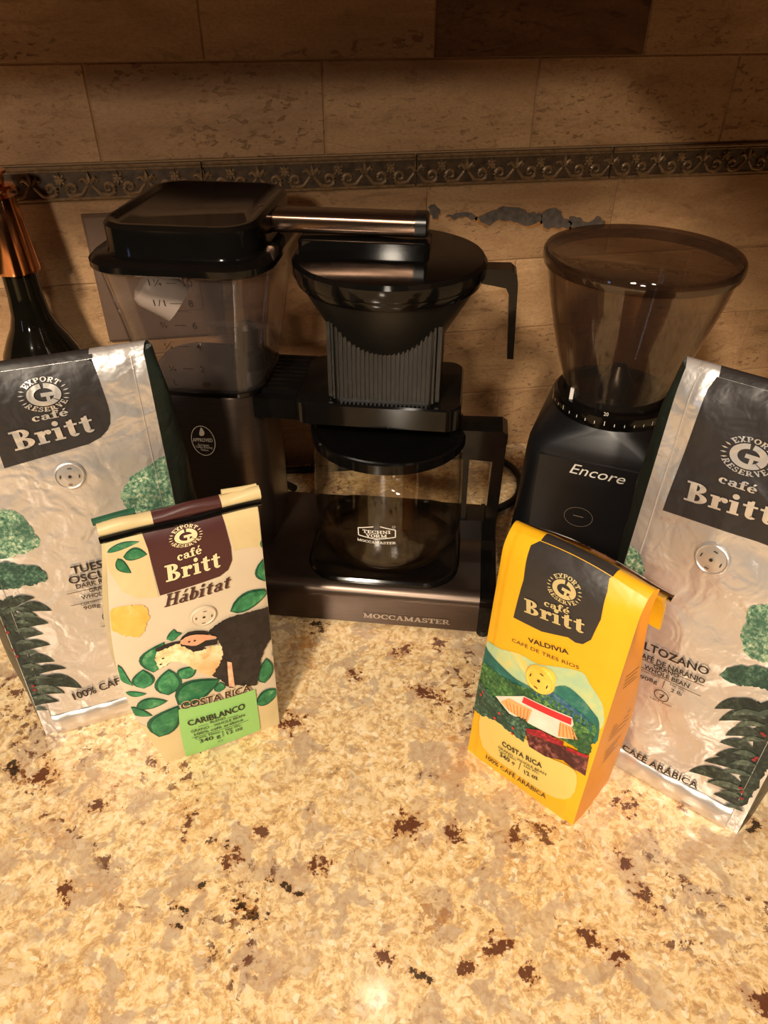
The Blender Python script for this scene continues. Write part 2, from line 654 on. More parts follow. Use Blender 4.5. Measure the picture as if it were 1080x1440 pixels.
# ------------------------------------------------------------------ materials of the setting
def granite_material():
    m = Mat('granite')
    v = m.coords()
    warp = m.noise(v, 28, 3)
    add = m.n('ShaderNodeVectorMath', operation='MULTIPLY_ADD')
    m.l(warp.outputs['Color'], add.inputs[0])
    add.inputs[1].default_value = (0.018, 0.018, 0.018)
    m.l(v, add.inputs[2])
    wv = add.outputs[0]
    big = m.noise(v, 7, 5, 0.6)
    base = m.ramp(big.outputs[0], [(0.30, lin(216, 170, 104)), (0.44, lin(228, 192, 134)), (0.58, lin(234, 206, 158)), (0.74, lin(212, 184, 148))])
    # crystals: grains of several sizes
    gr1 = m.noise(wv, 165, 6, 0.74, 0.3)
    c1 = m.mix(0.62, base, m.ramp(gr1.outputs[0], [(0.36, lin(148, 112, 76)), (0.45, lin(206, 164, 110)), (0.50, lin(238, 206, 150)), (0.62, lin(248, 230, 190))]))
    vo = m.n('ShaderNodeTexVoronoi')
    vo.inputs['Scale'].default_value = 340
    m.l(wv, vo.inputs['Vector'])
    sep = m.n('ShaderNodeSeparateColor')
    m.l(vo.outputs['Color'], sep.inputs[0])
    c1 = m.mix(m.ramp(sep.outputs[0], [(0.0, (.45, .45, .45, 1)), (0.30, (0, 0, 0, 1))]), c1, lin(170, 132, 92))
    c1 = m.mix(m.ramp(sep.outputs[2], [(0.86, (0, 0, 0, 1)), (0.98, (.6, .6, .6, 1))]), c1, lin(250, 236, 204))
    gz1 = m.ramp(m.noise(wv, 46, 4, 0.6).outputs[0], [(0.515, (0, 0, 0, 1)), (0.555, (1, 1, 1, 1))])
    grey = m.math('MULTIPLY', gz1, m.ramp(m.noise(v, 13, 3).outputs[0], [(0.40, (.25, .25, .25, 1)), (0.52, (1, 1, 1, 1))]))
    c2 = m.mix(m.math('MULTIPLY', grey, 0.70), c1, lin(178, 152, 126))
    # golden rust clouds
    rust = m.ramp(m.noise(v, 10, 6, 0.7, 0.6).outputs[0], [(0.55, (0, 0, 0, 1)), (0.72, (1, 1, 1, 1))])
    rust = m.math('MULTIPLY', rust, m.ramp(m.noise(wv, 60, 4, .7).outputs[0], [(0.42, (.1, .1, .1, 1)), (0.6, (1, 1, 1, 1))]))
    c3 = m.mix(m.math('MULTIPLY', rust, 0.7), c2, lin(188, 116, 44))
    # burgundy and black mineral flecks gathered in veins
    vein = m.ramp(m.noise(v, 8.5, 5, 0.65, 0.9).outputs[0], [(0.515, (0, 0, 0, 1)), (0.60, (1, 1, 1, 1))])
    fl = m.ramp(m.noise(wv, 105, 5, 0.72).outputs[0], [(0.545, (0, 0, 0, 1)), (0.575, (1, 1, 1, 1))])
    dark = m.math('MULTIPLY', vein, fl)
    c4 = m.mix(m.math('MULTIPLY', dark, 0.9), c3, lin(92, 46, 30))
    fl2 = m.ramp(m.noise(wv, 120, 4, 0.6).outputs[0], [(0.67, (0, 0, 0, 1)), (0.70, (1, 1, 1, 1))])
    c5 = m.mix(m.math('MULTIPLY', fl2, 0.75), c4, lin(120, 74, 48))
    # single dark minerals with a place of their own
    spots = [(350, 1285, .014, 0.45, 1), (338, 1272, .010, 0.6, 1), (320, 1215, .012, .4, 0), (335, 1200, .010, .5, 0), (305, 1185, .010, .35, 1), (400, 1248, .016, .18, 1),
             (255, 1280, .006, .9, 1), (253, 1305, .006, .5, 1), (285, 1245, .005, .9, 1), (365, 1170, .009, .7, 0), (265, 1155, .016, .35, 0), (590, 1372, .012, .4, 1), (540, 1345, .008, .9, 0),
             (640, 1170, .010, .9, 0), (570, 1160, .014, .9, 0), (610, 1290, .016, .9, 2), (450, 1215, .01, .9, 0), (410, 1017, .014, .9, 0), (600, 975, .018, .5, 0), (430, 905, .022, .7, 3),
             (445, 880, .012, .7, 1), (565, 915, .011, .9, 0), (615, 905, .010, .9, 0), (500, 950, .010, .8, 0), (745, 1370, .010, .8, 0), (910, 1260, .012, .8, 0), (875, 1210, .010, .8, 0),
             (880, 1130, .011, 1, 0), (960, 1125, .009, 1, 0), (725, 1175, .010, 1, 0), (765, 1172, .009, 1, 0), (830, 1320, .008, 1, 0), (870, 1345, .009, 1, 0), (1075, 1410, .012, 1, 0), (60, 1090, .014, .8, 0), (20, 1080, .012, .8, 1),
             (1060, 1160, .008, 1, 1), (140, 1130, .014, .5, 0), (90, 1255, .010, .8, 0), (700, 1330, .010, .9, 0), (660, 1360, .008, .9, 0)]
    cur = c5
    nzf = m.noise(v, 125, 5, 0.72)
    nzc = m.noise(v, 220, 3, 0.6)
    tint = {0: lin(88, 44, 30), 1: lin(34, 27, 24), 2: lin(150, 92, 36), 3: lin(196, 128, 54)}
    for px, py, r, asp, kind in spots:
        g = gz(px, py)
        vm = m.n('ShaderNodeVectorMath', operation='SUBTRACT')
        m.l(v, vm.inputs[0])
        vm.inputs[1].default_value = (g[0], g[1], 0)
        rot = m.n('ShaderNodeVectorRotate', rotation_type='Z_AXIS')
        rot.inputs['Angle'].default_value = (px * 0.37 + py * 0.11) % 3.1 if kind != 1 else 0.6
        m.l(vm.outputs[0], rot.inputs['Vector'])
        mp = m.n('ShaderNodeMapping')
        mp.inputs['Scale'].default_value = (1 / r, 1 / (r * asp), 0)
        m.l(rot.outputs[0], mp.inputs[0])
        ln = m.n('ShaderNodeVectorMath', operation='LENGTH')
        m.l(mp.outputs[0], ln.inputs[0])
        d = m.math('MULTIPLY_ADD', nzf.outputs[0], 5.0, m.math('ADD', ln.outputs['Value'], -2.5 - 1.0))
        d = m.math('MULTIPLY_ADD', nzc.outputs[0], 2.0, d)
        if kind in (0, 1):
            halo = m.ramp(d, [(0.55, (1, 1, 1, 1)), (1.0, (0, 0, 0, 1))])
            cur = m.mix(m.math('MULTIPLY', halo, 0.45), cur, lin(186, 122, 60))
        msk = m.ramp(d, [(0.42, (1, 1, 1, 1)), (0.52, (0, 0, 0, 1))])
        cur = m.mix(m.math('MULTIPLY', msk, 0.92 if kind < 2 else .6), cur, tint[kind])
    rg = m.ramp(sep.outputs[1], [(0, (0.10, 0.10, 0.10, 1)), (1, (0.2, 0.2, 0.2, 1))])
    m.bsdf(cur, rg, 0.0, 0.5, 0.25, 0.05, bump=nzf.outputs[0], bstr=0.03, bdist=0.0004)
    return m.m


def travertine_material(name, c_lo, c_mid, c_hi, pit, vein=0.35):
    m = Mat(name)
    v = m.coords((2.2, 1, 8.0), rnd=True)
    v2 = m.coords((1, 1, 2.2), rnd=True)
    oi = m.n('ShaderNodeObjectInfo')
    clouds = m.noise(v, 3.2, 6, 0.62, 0.5)
    c = m.ramp(clouds.outputs[0], [(0.28, c_lo), (0.5, c_mid), (0.72, c_hi)])
    tone = m.ramp(oi.outputs['Random'], [(0.0, (0.86, 0.84, 0.82, 1)), (1.0, (1.08, 1.07, 1.06, 1))])
    c = m.mix(1.0, c, tone, 'MULTIPLY')
    fine = m.noise(v2, 260, 3, 0.7)
    c = m.mix(m.ramp(fine.outputs[0], [(0.4, (0, 0, 0, 1)), (0.8, (.45, .45, .45, 1))]), c, pit)
    zone = m.ramp(m.noise(v, 2.6, 3).outputs[0], [(0.42, (0, 0, 0, 1)), (0.6, (1, 1, 1, 1))])
    p = m.noise(v2, 95, 3, 0.6, 0.4)
    pm = m.ramp(p.outputs[0], [(0.585, (0, 0, 0, 1)), (0.64, (1, 1, 1, 1))])
    pits = m.math('MULTIPLY', pm, zone)
    c = m.mix(m.math('MULTIPLY', pits, 0.62), c, pit)
    ve = m.ramp(m.noise(v, 5.5, 5, 0.6, 1.6).outputs[0], [(0.58, (0, 0, 0, 1)), (0.68, (1, 1, 1, 1))])
    c = m.mix(m.math('MULTIPLY', ve, vein), c, pit)
    hgt = m.math('SUBTRACT', m.math('MULTIPLY', fine.outputs[0], 0.25), pits)
    m.bsdf(c, 0.55, 0, 0.35, bump=hgt, bstr=0.55, bdist=0.0012)
    return m.m


M_GRAN = granite_material()
M_TRAV = travertine_material('travertine', lin(146, 110, 75), lin(170, 134, 95), lin(188, 152, 110), lin(98, 66, 40))
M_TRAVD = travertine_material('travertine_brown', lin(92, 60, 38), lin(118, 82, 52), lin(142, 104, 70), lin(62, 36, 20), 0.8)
M_GROUT = simple('grout', (152, 120, 86), 0.85, bscale=300)
M_BORDER = simple('bronze_shaded_ground', (72, 55, 38), 0.42, 0.2, var=0.45, vscale=140, bscale=240, bstr=0.4)  # ground behind the motifs, shade put into its darker colour
M_RELIEF = simple('bronze_lit_relief', (128, 102, 72), 0.36, 0.25, var=0.3, vscale=200, bscale=300, bstr=0.3)  # raised motifs painted lighter, their highlights put into the colour
M_CHIP = simple('mineral_void', (78, 68, 60), 0.75, var=0.4, vscale=160, bscale=200, bstr=0.6)
M_CHIPR = simple('mineral_rim', (150, 104, 56), 0.7, var=0.3, vscale=120)
M_PLATE = simple('brown_plate', (112, 90, 76), 0.38, 0.35, var=0.05)
M_WOOD = simple('cabinet_wood', (120, 74, 40), 0.4, var=0.3, vscale=14, stretch=(6, 6, 1))

# ------------------------------------------------------------------ setting
ct = MB()
ct.loft([rr(-0.95, 1.35, -0.45, 0.772, 0.004, z) for z in (-0.032, -0.003)] + [rr(-0.947, 1.347, -0.447, 0.769, 0.004, 0.0)])
ct = ct.build('granite_countertop', M_GRAN)
ct['label'] = 'polished cream granite countertop with brown and black flecks under the coffee gear'
ct['category'] = 'countertop'

wall = MB().box(-0.95, 1.35, WALL_Y + 0.0013, 0.84, -0.03, 1.3).build('wall_back', M_GROUT, smooth=False)
wall['kind'] = 'structure'
ROWH, TL, TH, TW = 0.0779, 0.2031, 0.0771, 0.2023
tm = MB()
b = 0.0012
tm.loft([[(x, y, z) for x, z in ((-TW / 2 + i, -TH / 2 + i), (TW / 2 - i, -TH / 2 + i), (TW / 2 - i, TH / 2 - i), (-TW / 2 + i, TH / 2 - i))]
         for y, i in ((0.008, 0), (b, 0), (0, b))])
tile0 = tm.build('tile', M_TRAV, wall)
tile_used = [False]
tile_dark = tile0.data.copy()
tile_dark.materials[0] = M_TRAVD


def place_tile(x, z, dark=False):
    o = tile0 if not tile_used[0] else tile0.copy()
    if tile_used[0]:
        col.objects.link(o)
        o.parent = wall
    tile_used[0] = True
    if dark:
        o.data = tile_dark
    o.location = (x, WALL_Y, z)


STRIP0, STRIP1 = 4 * ROWH, 4 * ROWH + 0.0309
rows = [(0 * ROWH, 0.083), (1 * ROWH, 0.186), (2 * ROWH, 0.089 + 0.2), (3 * ROWH, 0.188), (STRIP1, -0.1157), (STRIP1 + ROWH, -0.014), (STRIP1 + 2 * ROWH, -0.1157)]
for i, (z0, j0) in enumerate(rows):
    x = j0 - math.ceil((j0 + 0.62) / TL) * TL
    while x < 0.95:
        cx = x + TL / 2
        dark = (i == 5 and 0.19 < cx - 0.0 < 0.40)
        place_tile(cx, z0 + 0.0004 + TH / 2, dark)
        x += TL

# relief border: fleurs, diamond blossoms and scrolls between two beads
bp = MB()
BW, BH = TL - 0.0014, STRIP1 - STRIP0 - 0.0014
bp.box(-BW / 2, BW / 2, -0.001, 0.008, -BH / 2, BH / 2)
for z, r in ((BH / 2 - 0.0016, 0.0017), (BH / 2 - 0.0045, 0.0009), (-BH / 2 + 0.0014, 0.0015)):
    bp.tube([(-BW / 2, -0.0012, z), (BW / 2, -0.0012, z)], r, 6)
per = TL / 4


def spiral(cx, cz, r0, sgn, base):
    pts = [base, ((base[0] * .55 + cx * .45), -0.0016, cz - r0 * .80)]
    n = 16
    for k in range(n + 1):
        a = math.radians(-95 + 430 * k / n)
        r = r0 * (1 - 0.78 * k / n)
        pts.append((cx + sgn * r * math.cos(a), -0.0016, cz + r * math.sin(a)))
    return pts


for k in range(4):
    fx = -BW / 2 + per * (k + 0.5) - per / 2 if False else -TL / 2 + per * k
    for fx2 in ([fx] if k else [fx, fx + TL]):
        # fleur-de-lis
        def pet(p):
            q = [(a, c) for a, c in p]
            cl = lambda a: max(-BW / 2, min(BW / 2, a))
            bp.loft([[(cl(fx2 + a), 0.0, c) for a, c in q], [(cl(fx2 + a * .55), -0.0045, c * .9 + .0004) for a, c in q]])
        pet([(-.0018, .0005), (.0018, .0005), (.0026, .005), (0, .0105), (-.0026, .005)])
        for s in (-1, 1):
            if -BW / 2 < fx2 + s * .004 < BW / 2:
                pts = [(fx2 + s * .001, -.0014, -.001), (fx2 + s * .003, -.0016, .0025), (fx2 + s * .0058, -.0016, .0045), (fx2 + s * .0078, -.0014, .0022), (fx2 + s * .0066, -.0014, .0006)]
                bp.tube(pts, [.0011, .0019, .0020, .0015, .0008], 6)
                bp.tube(spiral(fx2 + s * (per / 2 - .0095), -.0048, .0062, s, (fx2 + s * .002, -.0014, -.0022)), [.0012, .0018] + [.0021 - .0008 * q / 16 for q in range(17)], 6)
    # diamond blossom
    dx = -TL / 2 + per * (k + 0.5)
    for a in range(4):
        an = math.radians(90 * a)
        ca, sa = math.cos(an), math.sin(an)
        q = [(0, 0), (.0021, .0028), (0, .0072), (-.0021, .0028)]
        q = [(ca * x - sa * z, sa * x + ca * z) for x, z in q]
        bp.loft([[(dx + x, 0.0, z + .0035) for x, z in q], [(dx + x * .6, -.0042, z * .7 + .0035) for x, z in q]])
        q = [(.0012, .0012), (.0036, .0018), (.0042, .0042), (.0018, .0036)]
        q = [(ca * x - sa * z, sa * x + ca * z) for x, z in q]
        bp.loft([[(dx + x, 0.0, z + .0035) for x, z in q], [(dx + x, -.0024, z + .0035) for x, z in q]])
border0 = bp.build('border_tile', M_BORDER, wall)
border0.data.materials.append(M_RELIEF)
for f_ in border0.data.polygons:
    if sum(border0.data.vertices[i].co.y for i in f_.vertices) / len(f_.vertices) < -0.0011:
        f_.material_index = 1
x = -0.0286 - 3 * TL + TL / 2
first = True
while x < 0.95:
    o = border0 if first else border0.copy()
    if not first:
        col.objects.link(o)
        o.parent = wall
    first = False
    o.location = (x, WALL_Y - 0.001, (STRIP0 + STRIP1) / 2)
    x += TL

# grey voids in the travertine below the border
wface = Flat((0, WALL_Y, 0), (1, 0, 0), (0, 0, 1))
random.seed(4)
rim, void = Print(wface, 1), Print(wface, 2)
for q in ([(602, 290), (612, 288), (618, 296), (614, 308), (606, 303)],
          [(628, 302), (640, 300), (655, 297), (668, 303), (664, 309), (650, 305), (640, 308)],
          [(672, 305), (690, 296), (708, 291), (732, 292), (742, 298), (758, 299), (760, 310), (742, 318), (722, 312), (700, 309), (690, 316), (680, 314)],
          [(762, 300), (776, 292), (788, 296), (792, 306), (804, 312), (800, 320), (780, 320), (764, 320)],
          [(800, 306), (815, 305), (826, 312), (842, 304), (850, 314), (840, 322), (815, 322), (802, 318)]):
    base = [wface.st(*p) for p in q]
    sm = smooth_poly(base, 4)
    sm = [p + np.array([random.uniform(-.0011, .0011), random.uniform(-.0011, .0011)]) for p in sm]
    void.poly(sm, px=False, step=.006)
    cen = np.mean(sm, 0)
    rim.poly([cen + (p - cen) * 1.14 + np.array([0.0006, -.0012]) for p in sm], px=False, step=.006)
idc = lambda P: P
rim.build('vein_rim', M_CHIPR, wall, idc)
void.build('mineral_void', M_CHIP, wall, idc)

# wall cabinet above the counter (its underside shades the upper tiles)
cb = root('unseen_cabinet', 'brown wooden wall cabinet hanging above the tiled backsplash', 'cabinet', (0, 0, 0.5))
MB().box(-0.95, 0.25, 0.427, WALL_Y - 0.0005, 0, 0.75).build('body', M_WOOD, cb, smooth=False)
for i in range(2):
    x0 = -0.945 + i * 0.597
    MB().box(x0, x0 + 0.592, 0.407, 0.4275, 0.01, 0.74).build('door', M_WOOD, cb, smooth=False)
cb = root('unseen_cabinet', 'unseen deep wooden box added above the grinder to keep light off the right wall', 'cabinet', (0.251, 0, 0.49))  # added out of view, made this deep to darken the right of the wall
MB().box(0.0, 1.09, 0.04, WALL_Y - 0.0005, 0, 0.76).build('body', M_WOOD, cb, smooth=False)
for i in range(2):
    x0 = 0.005 + i * 0.543
    MB().box(x0, x0 + 0.538, 0.02, 0.0405, 0.01, 0.75).build('door', M_WOOD, cb, smooth=False)

# cover plate on the wall behind the water tank
pl = root('outlet_cover', 'plain brown metal cover plate on the tiles behind the water tank', 'cover plate', (-0.085, WALL_Y, 0.2375))
m_ = MB()
m_.loft([[(x, y, z) for x, z in ((-hw, -hh), (hw, -hh), (hw, hh), (-hw, hh))] for y, hw, hh in ((0.0005, .059, .0625), (-.004, .059, .0625), (-.006, .0565, .060))])
m_.build('plate', M_PLATE, pl)
for dx in (-.023, .023):
    MB().box(dx - .0165, dx + .0165, -.0075, -.005, -.033, .033).build('rocker_switch', M_PLATE, pl, smooth=False)

# ------------------------------------------------------------------ object materials
M_BLACK = simple('gloss_black_plastic', (10, 9, 8), 0.10, var=0.1, spec=0.32)
M_SATIN = simple('satin_black_plastic', (15, 13, 12), 0.30, var=0.15, bscale=700, bstr=0.05)
M_CONE = simple('matte_black_plastic', (17, 16, 13), 0.38, var=0.12)
M_BROWN = simple('brown_anodised_metal', (86, 73, 64), 0.30, 0.85, var=0.12, vscale=40, stretch=(1, 1, 30))
M_BRONZE = simple('polished_brown_metal', (104, 82, 68), 0.2, 0.95, var=0.06)
M_CHROME = simple('chrome', (200, 196, 190), 0.08, 1.0, var=0.03)
M_GRIND = simple('grinder_black', (17, 17, 19), 0.32, var=0.12, bscale=900, bstr=0.06)
M_TANK = thin('smoky_tank_plastic', (246, 242, 239), haze=0.026, haze_rgb=(196, 184, 180))
M_HOP = thin('smoky_hopper_plastic', (230, 223, 214), haze=0.02, haze_rgb=(150, 140, 134), f0=0.07)
M_RIM = thin('smoky_rim_plastic', (206, 197, 190), haze=0.03, haze_rgb=(90, 80, 74), f0=0.08)
M_GLASS = thin('clear_glass', (251, 249, 245), f0=0.05)
M_BOT = simple('dark_green_glass', (13, 11, 6), 0.06, var=0.2, spec=0.5)
M_COPPER = simple('polished_copper', (216, 150, 104), 0.13, 1.0, var=0.05)
M_WHITEINK = simple('pale_ink', (205, 198, 186), 0.5, var=0.04)
M_DARKINK = simple('dark_ink', (34, 26, 24), 0.55, var=0.06)
M_FROST = simple('frosted_plastic', (206, 198, 192), 0.4, var=0.08)
M_CORD = simple('cord_rubber', (16, 14, 13), 0.5)
M_STEELINK = simple('metal_lettering', (176, 160, 144), 0.35, 0.6, var=0.05)

# ------------------------------------------------------------------ coffee maker
CO, CR = np.array([0.171, 0.446, 0.0]), math.radians(-17.2)
cm_ = root('coffee_maker', 'dark brown drip coffee maker with clear water tank and black tank lid', 'coffee maker', CO, CR)
cl = lambda P: to_local(P, CO, CR)
cw = lambda P: to_world(P, CO, CR)
cdir = lambda v: to_world(v, (0, 0, 0), CR)

sec = [(0.0, 0.004), (0.0, 0.033)] + [(0.012 - 0.012 * math.cos(a), 0.033 + 0.012 * math.sin(a)) for a in np.linspace(0.2, PI / 2, 7)] + [(0.14, 0.045), (0.14, 0.004)]
mb = MB()
mb.loft([[(x, y, z) for y, z in sec] for x in (-0.295, 0.0)])
mb.build('base_housing', M_BROWN, cm_)
for x0, x1 in ((-0.303, -0.295), (0.0, 0.014)):
    mb = MB()
    s2 = [(y + (-.0012 if y < .07 else .0012), z) for y, z in sec]
    mb.loft([[(x, y, z + (0.0006 if z > .02 else -.001)) for y, z in s2] for x in (x0, x1)])
    mb.build('end_cap', M_BLACK, cm_)
for x, y in ((-0.28, 0.012), (-0.28, 0.128), (0.006, 0.004), (0.004, 0.128)):
    MB().lathe([(0.006, 0.0), (0.006, 0.006)], (x, y), 12, True, True).build('foot', M_SATIN, cm_)
mb = MB()
hp = (-0.158, -0.020, 0.007, 0.138)


def ins(q, d):
    return (q[0] + d, q[1] - d, q[2] + d, q[3] - d)


mb.loft([rr(*hp, .032, .0448), rr(*hp, .032, .0475), rr(*ins(hp, .0015), .0305, .0492), rr(*ins(hp, .005), .027, .0492), rr(*ins(hp, .008), .024, .0476)])
mb.build('hot_plate', M_BLACK, cm_)
TWR = (-0.293, -0.195, 0.045, 0.14)
mb = MB()
mb.loft([rr(*TWR, .026, .044, 8), rr(*TWR, .026, .200, 8), rr(*ins(TWR, .002), .024, .2035, 8)])
tower = mb.build('tower', M_BROWN, cm_)
# badge on the tower
tf = Flat(cw([-0.293, 0.045, 0.0]), cdir([1, 0, 0]), (0, 0, 1))
pb = Print(tf, 2)
c0 = K('W', (358, 413))[0]
pb.ring(c0, .0105, .0148, .0006)
drop = K('W', (345, 335), (364, 362), (360, 380), (346, 384), (335, 376), (336, 360))
pb.poly(drop, step=.004, smooth=3)
pb.text('APPROVED', *K('W', (299, 416), (414, 420)), .0034, .01)
pb.text('European', *K('W', (330, 441), (392, 445)), .0022)
pb.text('Coffee Brewing', *K('W', (316, 452), (412, 460)), .0022)
pb.text('Centre', *K('W', (344, 468), (388, 474)), .0022)
pb.build('approval_badge', M_WHITEINK, tower, cl)
# name on the base front
bf = Flat(cw([-0.295, 0.0, 0.0]), cdir([1, 0, 0]), (0, 0, 1))
p_ = Print(bf, 2)
p_.slab('MOCCAMASTER', *K('M', (442, 903), (853, 938)), .0058)
p_.build('maker_lettering', M_STEELINK, cm_, cl)
# platform carrying the basket
mb = MB()
PLt = (-0.163, -0.028, 0.036, 0.127)
mb.loft([rr(*ins(PLt, .002), .012, .186), rr(*PLt, .013, .188), rr(*PLt, .013, .2055), rr(*ins(PLt, .0015), .012, .207)])
mb.build('basket_platform', M_BLACK, cm_)
mb = MB()
mb.box(-0.2, -0.158, 0.052, 0.138, 0.182, 0.2)
mb.build('platform_neck', M_BLACK, cm_, smooth=False)
mb = MB()
for k in range(9):
    y = 0.062 + k * 0.0078
    mb.box(-0.196, -0.161, y, y + 0.0042, 0.1995, 0.2045)
mb.build('grip_ribs', M_BLACK, cm_, smooth=False)
# water tank
tb0, tb1 = (-0.295, -0.193, 0.0445, 0.141), (-0.304, -0.174, 0.020, 0.166)
mb = MB()
loops = []
for k in range(9):
    f = k / 8
    q = [a + (b_ - a) * f for a, b_ in zip(tb0, tb1)]
    loops.append(rr(*q, .026 + .004 * f, .206 + .107 * f, 8))
inn = []
for k in range(9):
    f = k / 8
    q = ins([a + (b_ - a) * f for a, b_ in zip(tb0, tb1)], .002)
    inn.append(rr(*q, .024 + .004 * f, .208 + .105 * f, 8))
mb.loft([rr(*ins(tb0, .006), .02, .2035, 8)] + loops + inn[::-1])
tank = mb.build('water_tank', M_TANK, cm_)
mb = MB()
mb.loft([rr(*ins(tb0, -.0005), .026, .2025, 8), rr(*ins(tb0, -.0012), .027, .206, 8), rr(*ins(tb0, .003), .024, .2072, 8)])
mb.build('tank_seat', M_BLACK, cm_)
# lid
LP = (-0.308, -0.170, 0.014, 0.170)
LB = (-0.293, -0.180, 0.024, 0.162)
mb = MB()
mb.loft([rr(*ins(LP, .004), .030, .309, 8), rr(*LP, .034, .3115, 8), rr(*LP, .034, .316, 8), rr(*ins(LP, .004), .031, .3195, 8), rr(*ins(LB, -.001), .027, .3205, 8), rr(*LB, .026, .323, 8),
         rr(*LB, .026, .3395, 8), rr(*ins(LB, .0025), .024, .3425, 8), rr(*ins(LB, .006), .021, .3425, 8), rr(*ins(LB, .009), .018, .3405, 8)])
mb.build('tank_lid', M_BLACK, cm_)
# scale on the tank front
fy0, fy1 = tb0[2], tb1[2]
n_t = np.array([0, fy1 - fy0, .107])
ts = Flat(cw([-0.295, fy0, .206]), cdir([1, 0, 0]), cdir(n_t))
p_ = Print(ts, 2)
for lft, xl, xd, xr, num, y in (('1¼', (305, 365), (385, 436), (468, 512), '10', 580), ('1/1', (330, 385), (405, 458), (493, 515), '8', 677), ('¾', (360, 392), (425, 478), (512, 534), '6', 780),
                                ('½', (380, 420), (440, 492), (530, 553), '4', 880), ('¼', (402, 436), (465, 513), (548, 568), '2', 986)):
    p_.text(lft, *K('T', (xl[0], y - 4), (xl[1], y - 2)), .0052)
    p_.line(*K('T', (xd[0], y - 15), (xd[1], y - 14)), .0006)
    p_.text(num, *K('T', (xr[0], y), (xr[1], y + 2)), .0056, .005)
p_.text('L', *K('T', (424, 1048), (440, 1050)), .0052)
p_.poly(K('T', (556, 1036), (590, 1038), (597, 1044), (588, 1052), (584, 1058), (562, 1056)), step=.01)
p_.build('scale_marks', M_DARKINK, tank, cl)
# inside the tank: float cup, feed tube
mb = MB()
ax = np.array([0.75, 0.2, -0.62])
ax /= np.linalg.norm(ax)
cup = np.array([-0.292, 0.085, 0.283])
mb.tube([cup, cup + ax * .003, cup + ax * .008, cup + ax * .02, cup + ax * .034], [.010, .0165, .0185, .0175, .0165], 24)
mb.build('float_cup', M_FROST, cm_)
mb = MB()
mb.tube([(-0.285, .10, .252), (-0.262, .10, .252)], .0008, 6)
mb.tube([(-.245, .09, .247), (-.186, .09, .247)], .0028, 10)
mb.tube([(-.24, .09, .245), (-.24, .09, .236)], .004, 10)
mb.tube([(-.192, .09, .245), (-.192, .09, .232)], .005, 10)
mb.build('feed_tube', M_TANK, cm_)
mb = MB()
mb.lathe([(.013, .2075), (.013, .222), (.009, .225), (.009, .243), (.006, .247)], (-.212, .095), 18, False, True)
mb.build('valve_stem', M_SATIN, cm_)
# outlet arm
mb = MB()


def yz_rr(x, y0, y1, z0, z1, r, n=5):
    return [(x, p[0], p[1]) for p in rr(y0, y1, z0, z1, r, 0, n)]


mb.loft([yz_rr(x, .084, .110, .3235, .3385, .005) for x in (-.190, -.072)])
mb.build('outlet_arm', M_BRONZE, cm_)
mb = MB()
mb.loft([yz_rr(-.0722, .0838, .1102, .3233, .3387, .005), yz_rr(-.064, .0838, .1102, .3233, .3387, .005), yz_rr(-.0625, .086, .108, .325, .337, .004)])
mb.build('arm_end_cap', M_SATIN, cm_)
mb = MB()
mb.tube([(-.196, .097, .331), (-.189, .097, .331), (-.187, .097, .331)], [.0085, .0105, .0095], 20)
mb.build('arm_collar', M_CHROME, cm_)
# mains cord
wp = [(0.03, 0.700, 0.006), (0.0, .742, .004), (0.04, .741, .004), (0.12, .735, .004), (0.2, .738, .004), (0.262, .735, .004), (0.288, .708, .004), (0.291, .675, .004), (0.275, .640, .004), (0.245, .622, .004), (0.205, .612, .004)]
mb = MB()
mb.tube([cl(p) for p in smooth_poly(wp, 6, False)], .0042, 8)
mb.build('power_cord', M_CORD, cm_)

# ------------------------------------------------------------------ brew basket
BK = np.array([-0.0905, 0.082, 0.2065])
bl_ = cw(BK)
bk = root('brew_basket', 'black cone filter basket with round lid standing on the coffee maker platform', 'filter basket', bl_, CR)
mb = MB()
mb.lathe([(0.0, .034), (.030, .036), (.040, .042), (.0465, .050), (.0675, .086), (.069, .090), (.066, .092), (.0, .092)], n=56)
mb.build('cone', M_CONE, bk)
mb = MB()
mb.loft([rr(-.041, .041, -.038, .036, .006, 0.0), rr(-.0425, .0425, -.038, .036, .006, .066)])
nr = 24
for k in range(nr):
    x = -.039 + .078 * k / (nr - 1)
    mb.box(x - .0008, x + .0008, -.0402, -.0375, .003, .0655)
for k in range(14):
    y = -.036 + .068 * k / 13
    for s in (-1, 1):
        mb.box(min(s * .041, s * .0440), max(s * .041, s * .0440), y - .001, y + .001, .003, .0655)
mb.build('ribbed_collar', M_CONE, bk, smooth=False)
mb = MB()
mb.lathe([(.064, .0865), (.0700, .0875), (.0712, .089), (.0716, .0935), (.0732, .0942), (.0738, .0955), (.0738, .1035), (.0715, .1065), (.03, .1075), (.0, .1075)], n=64)
mb.lathe([(.064, .0865), (.0, .0865)], n=64)
lid = mb.build('lid', M_BLACK, bk)
mb = MB()
mb.loft([rr(-.070, .030, -.002, .034, .004, .1055), rr(-.070, .030, -.002, .034, .004, .1135), rr(-.0685, .0285, 0, .032, .003, .1148)])
mb.build('lid_housing', M_BLACK, bk)
mb = MB()
hx = [(.066, .090), (.066, .100), (.0915, .1005), (.096, .097), (.0975, .090), (.1005, .030), (.0955, .030), (.0915, .082), (.089, .0865), (.080, .088)]
hx = [(x, z) for x, z in hx]
mb.loft([[(x, y, z) for x, z in hx] for y in (-.009, .009)])
mb.build('handle', M_BLACK, bk, angle=50)

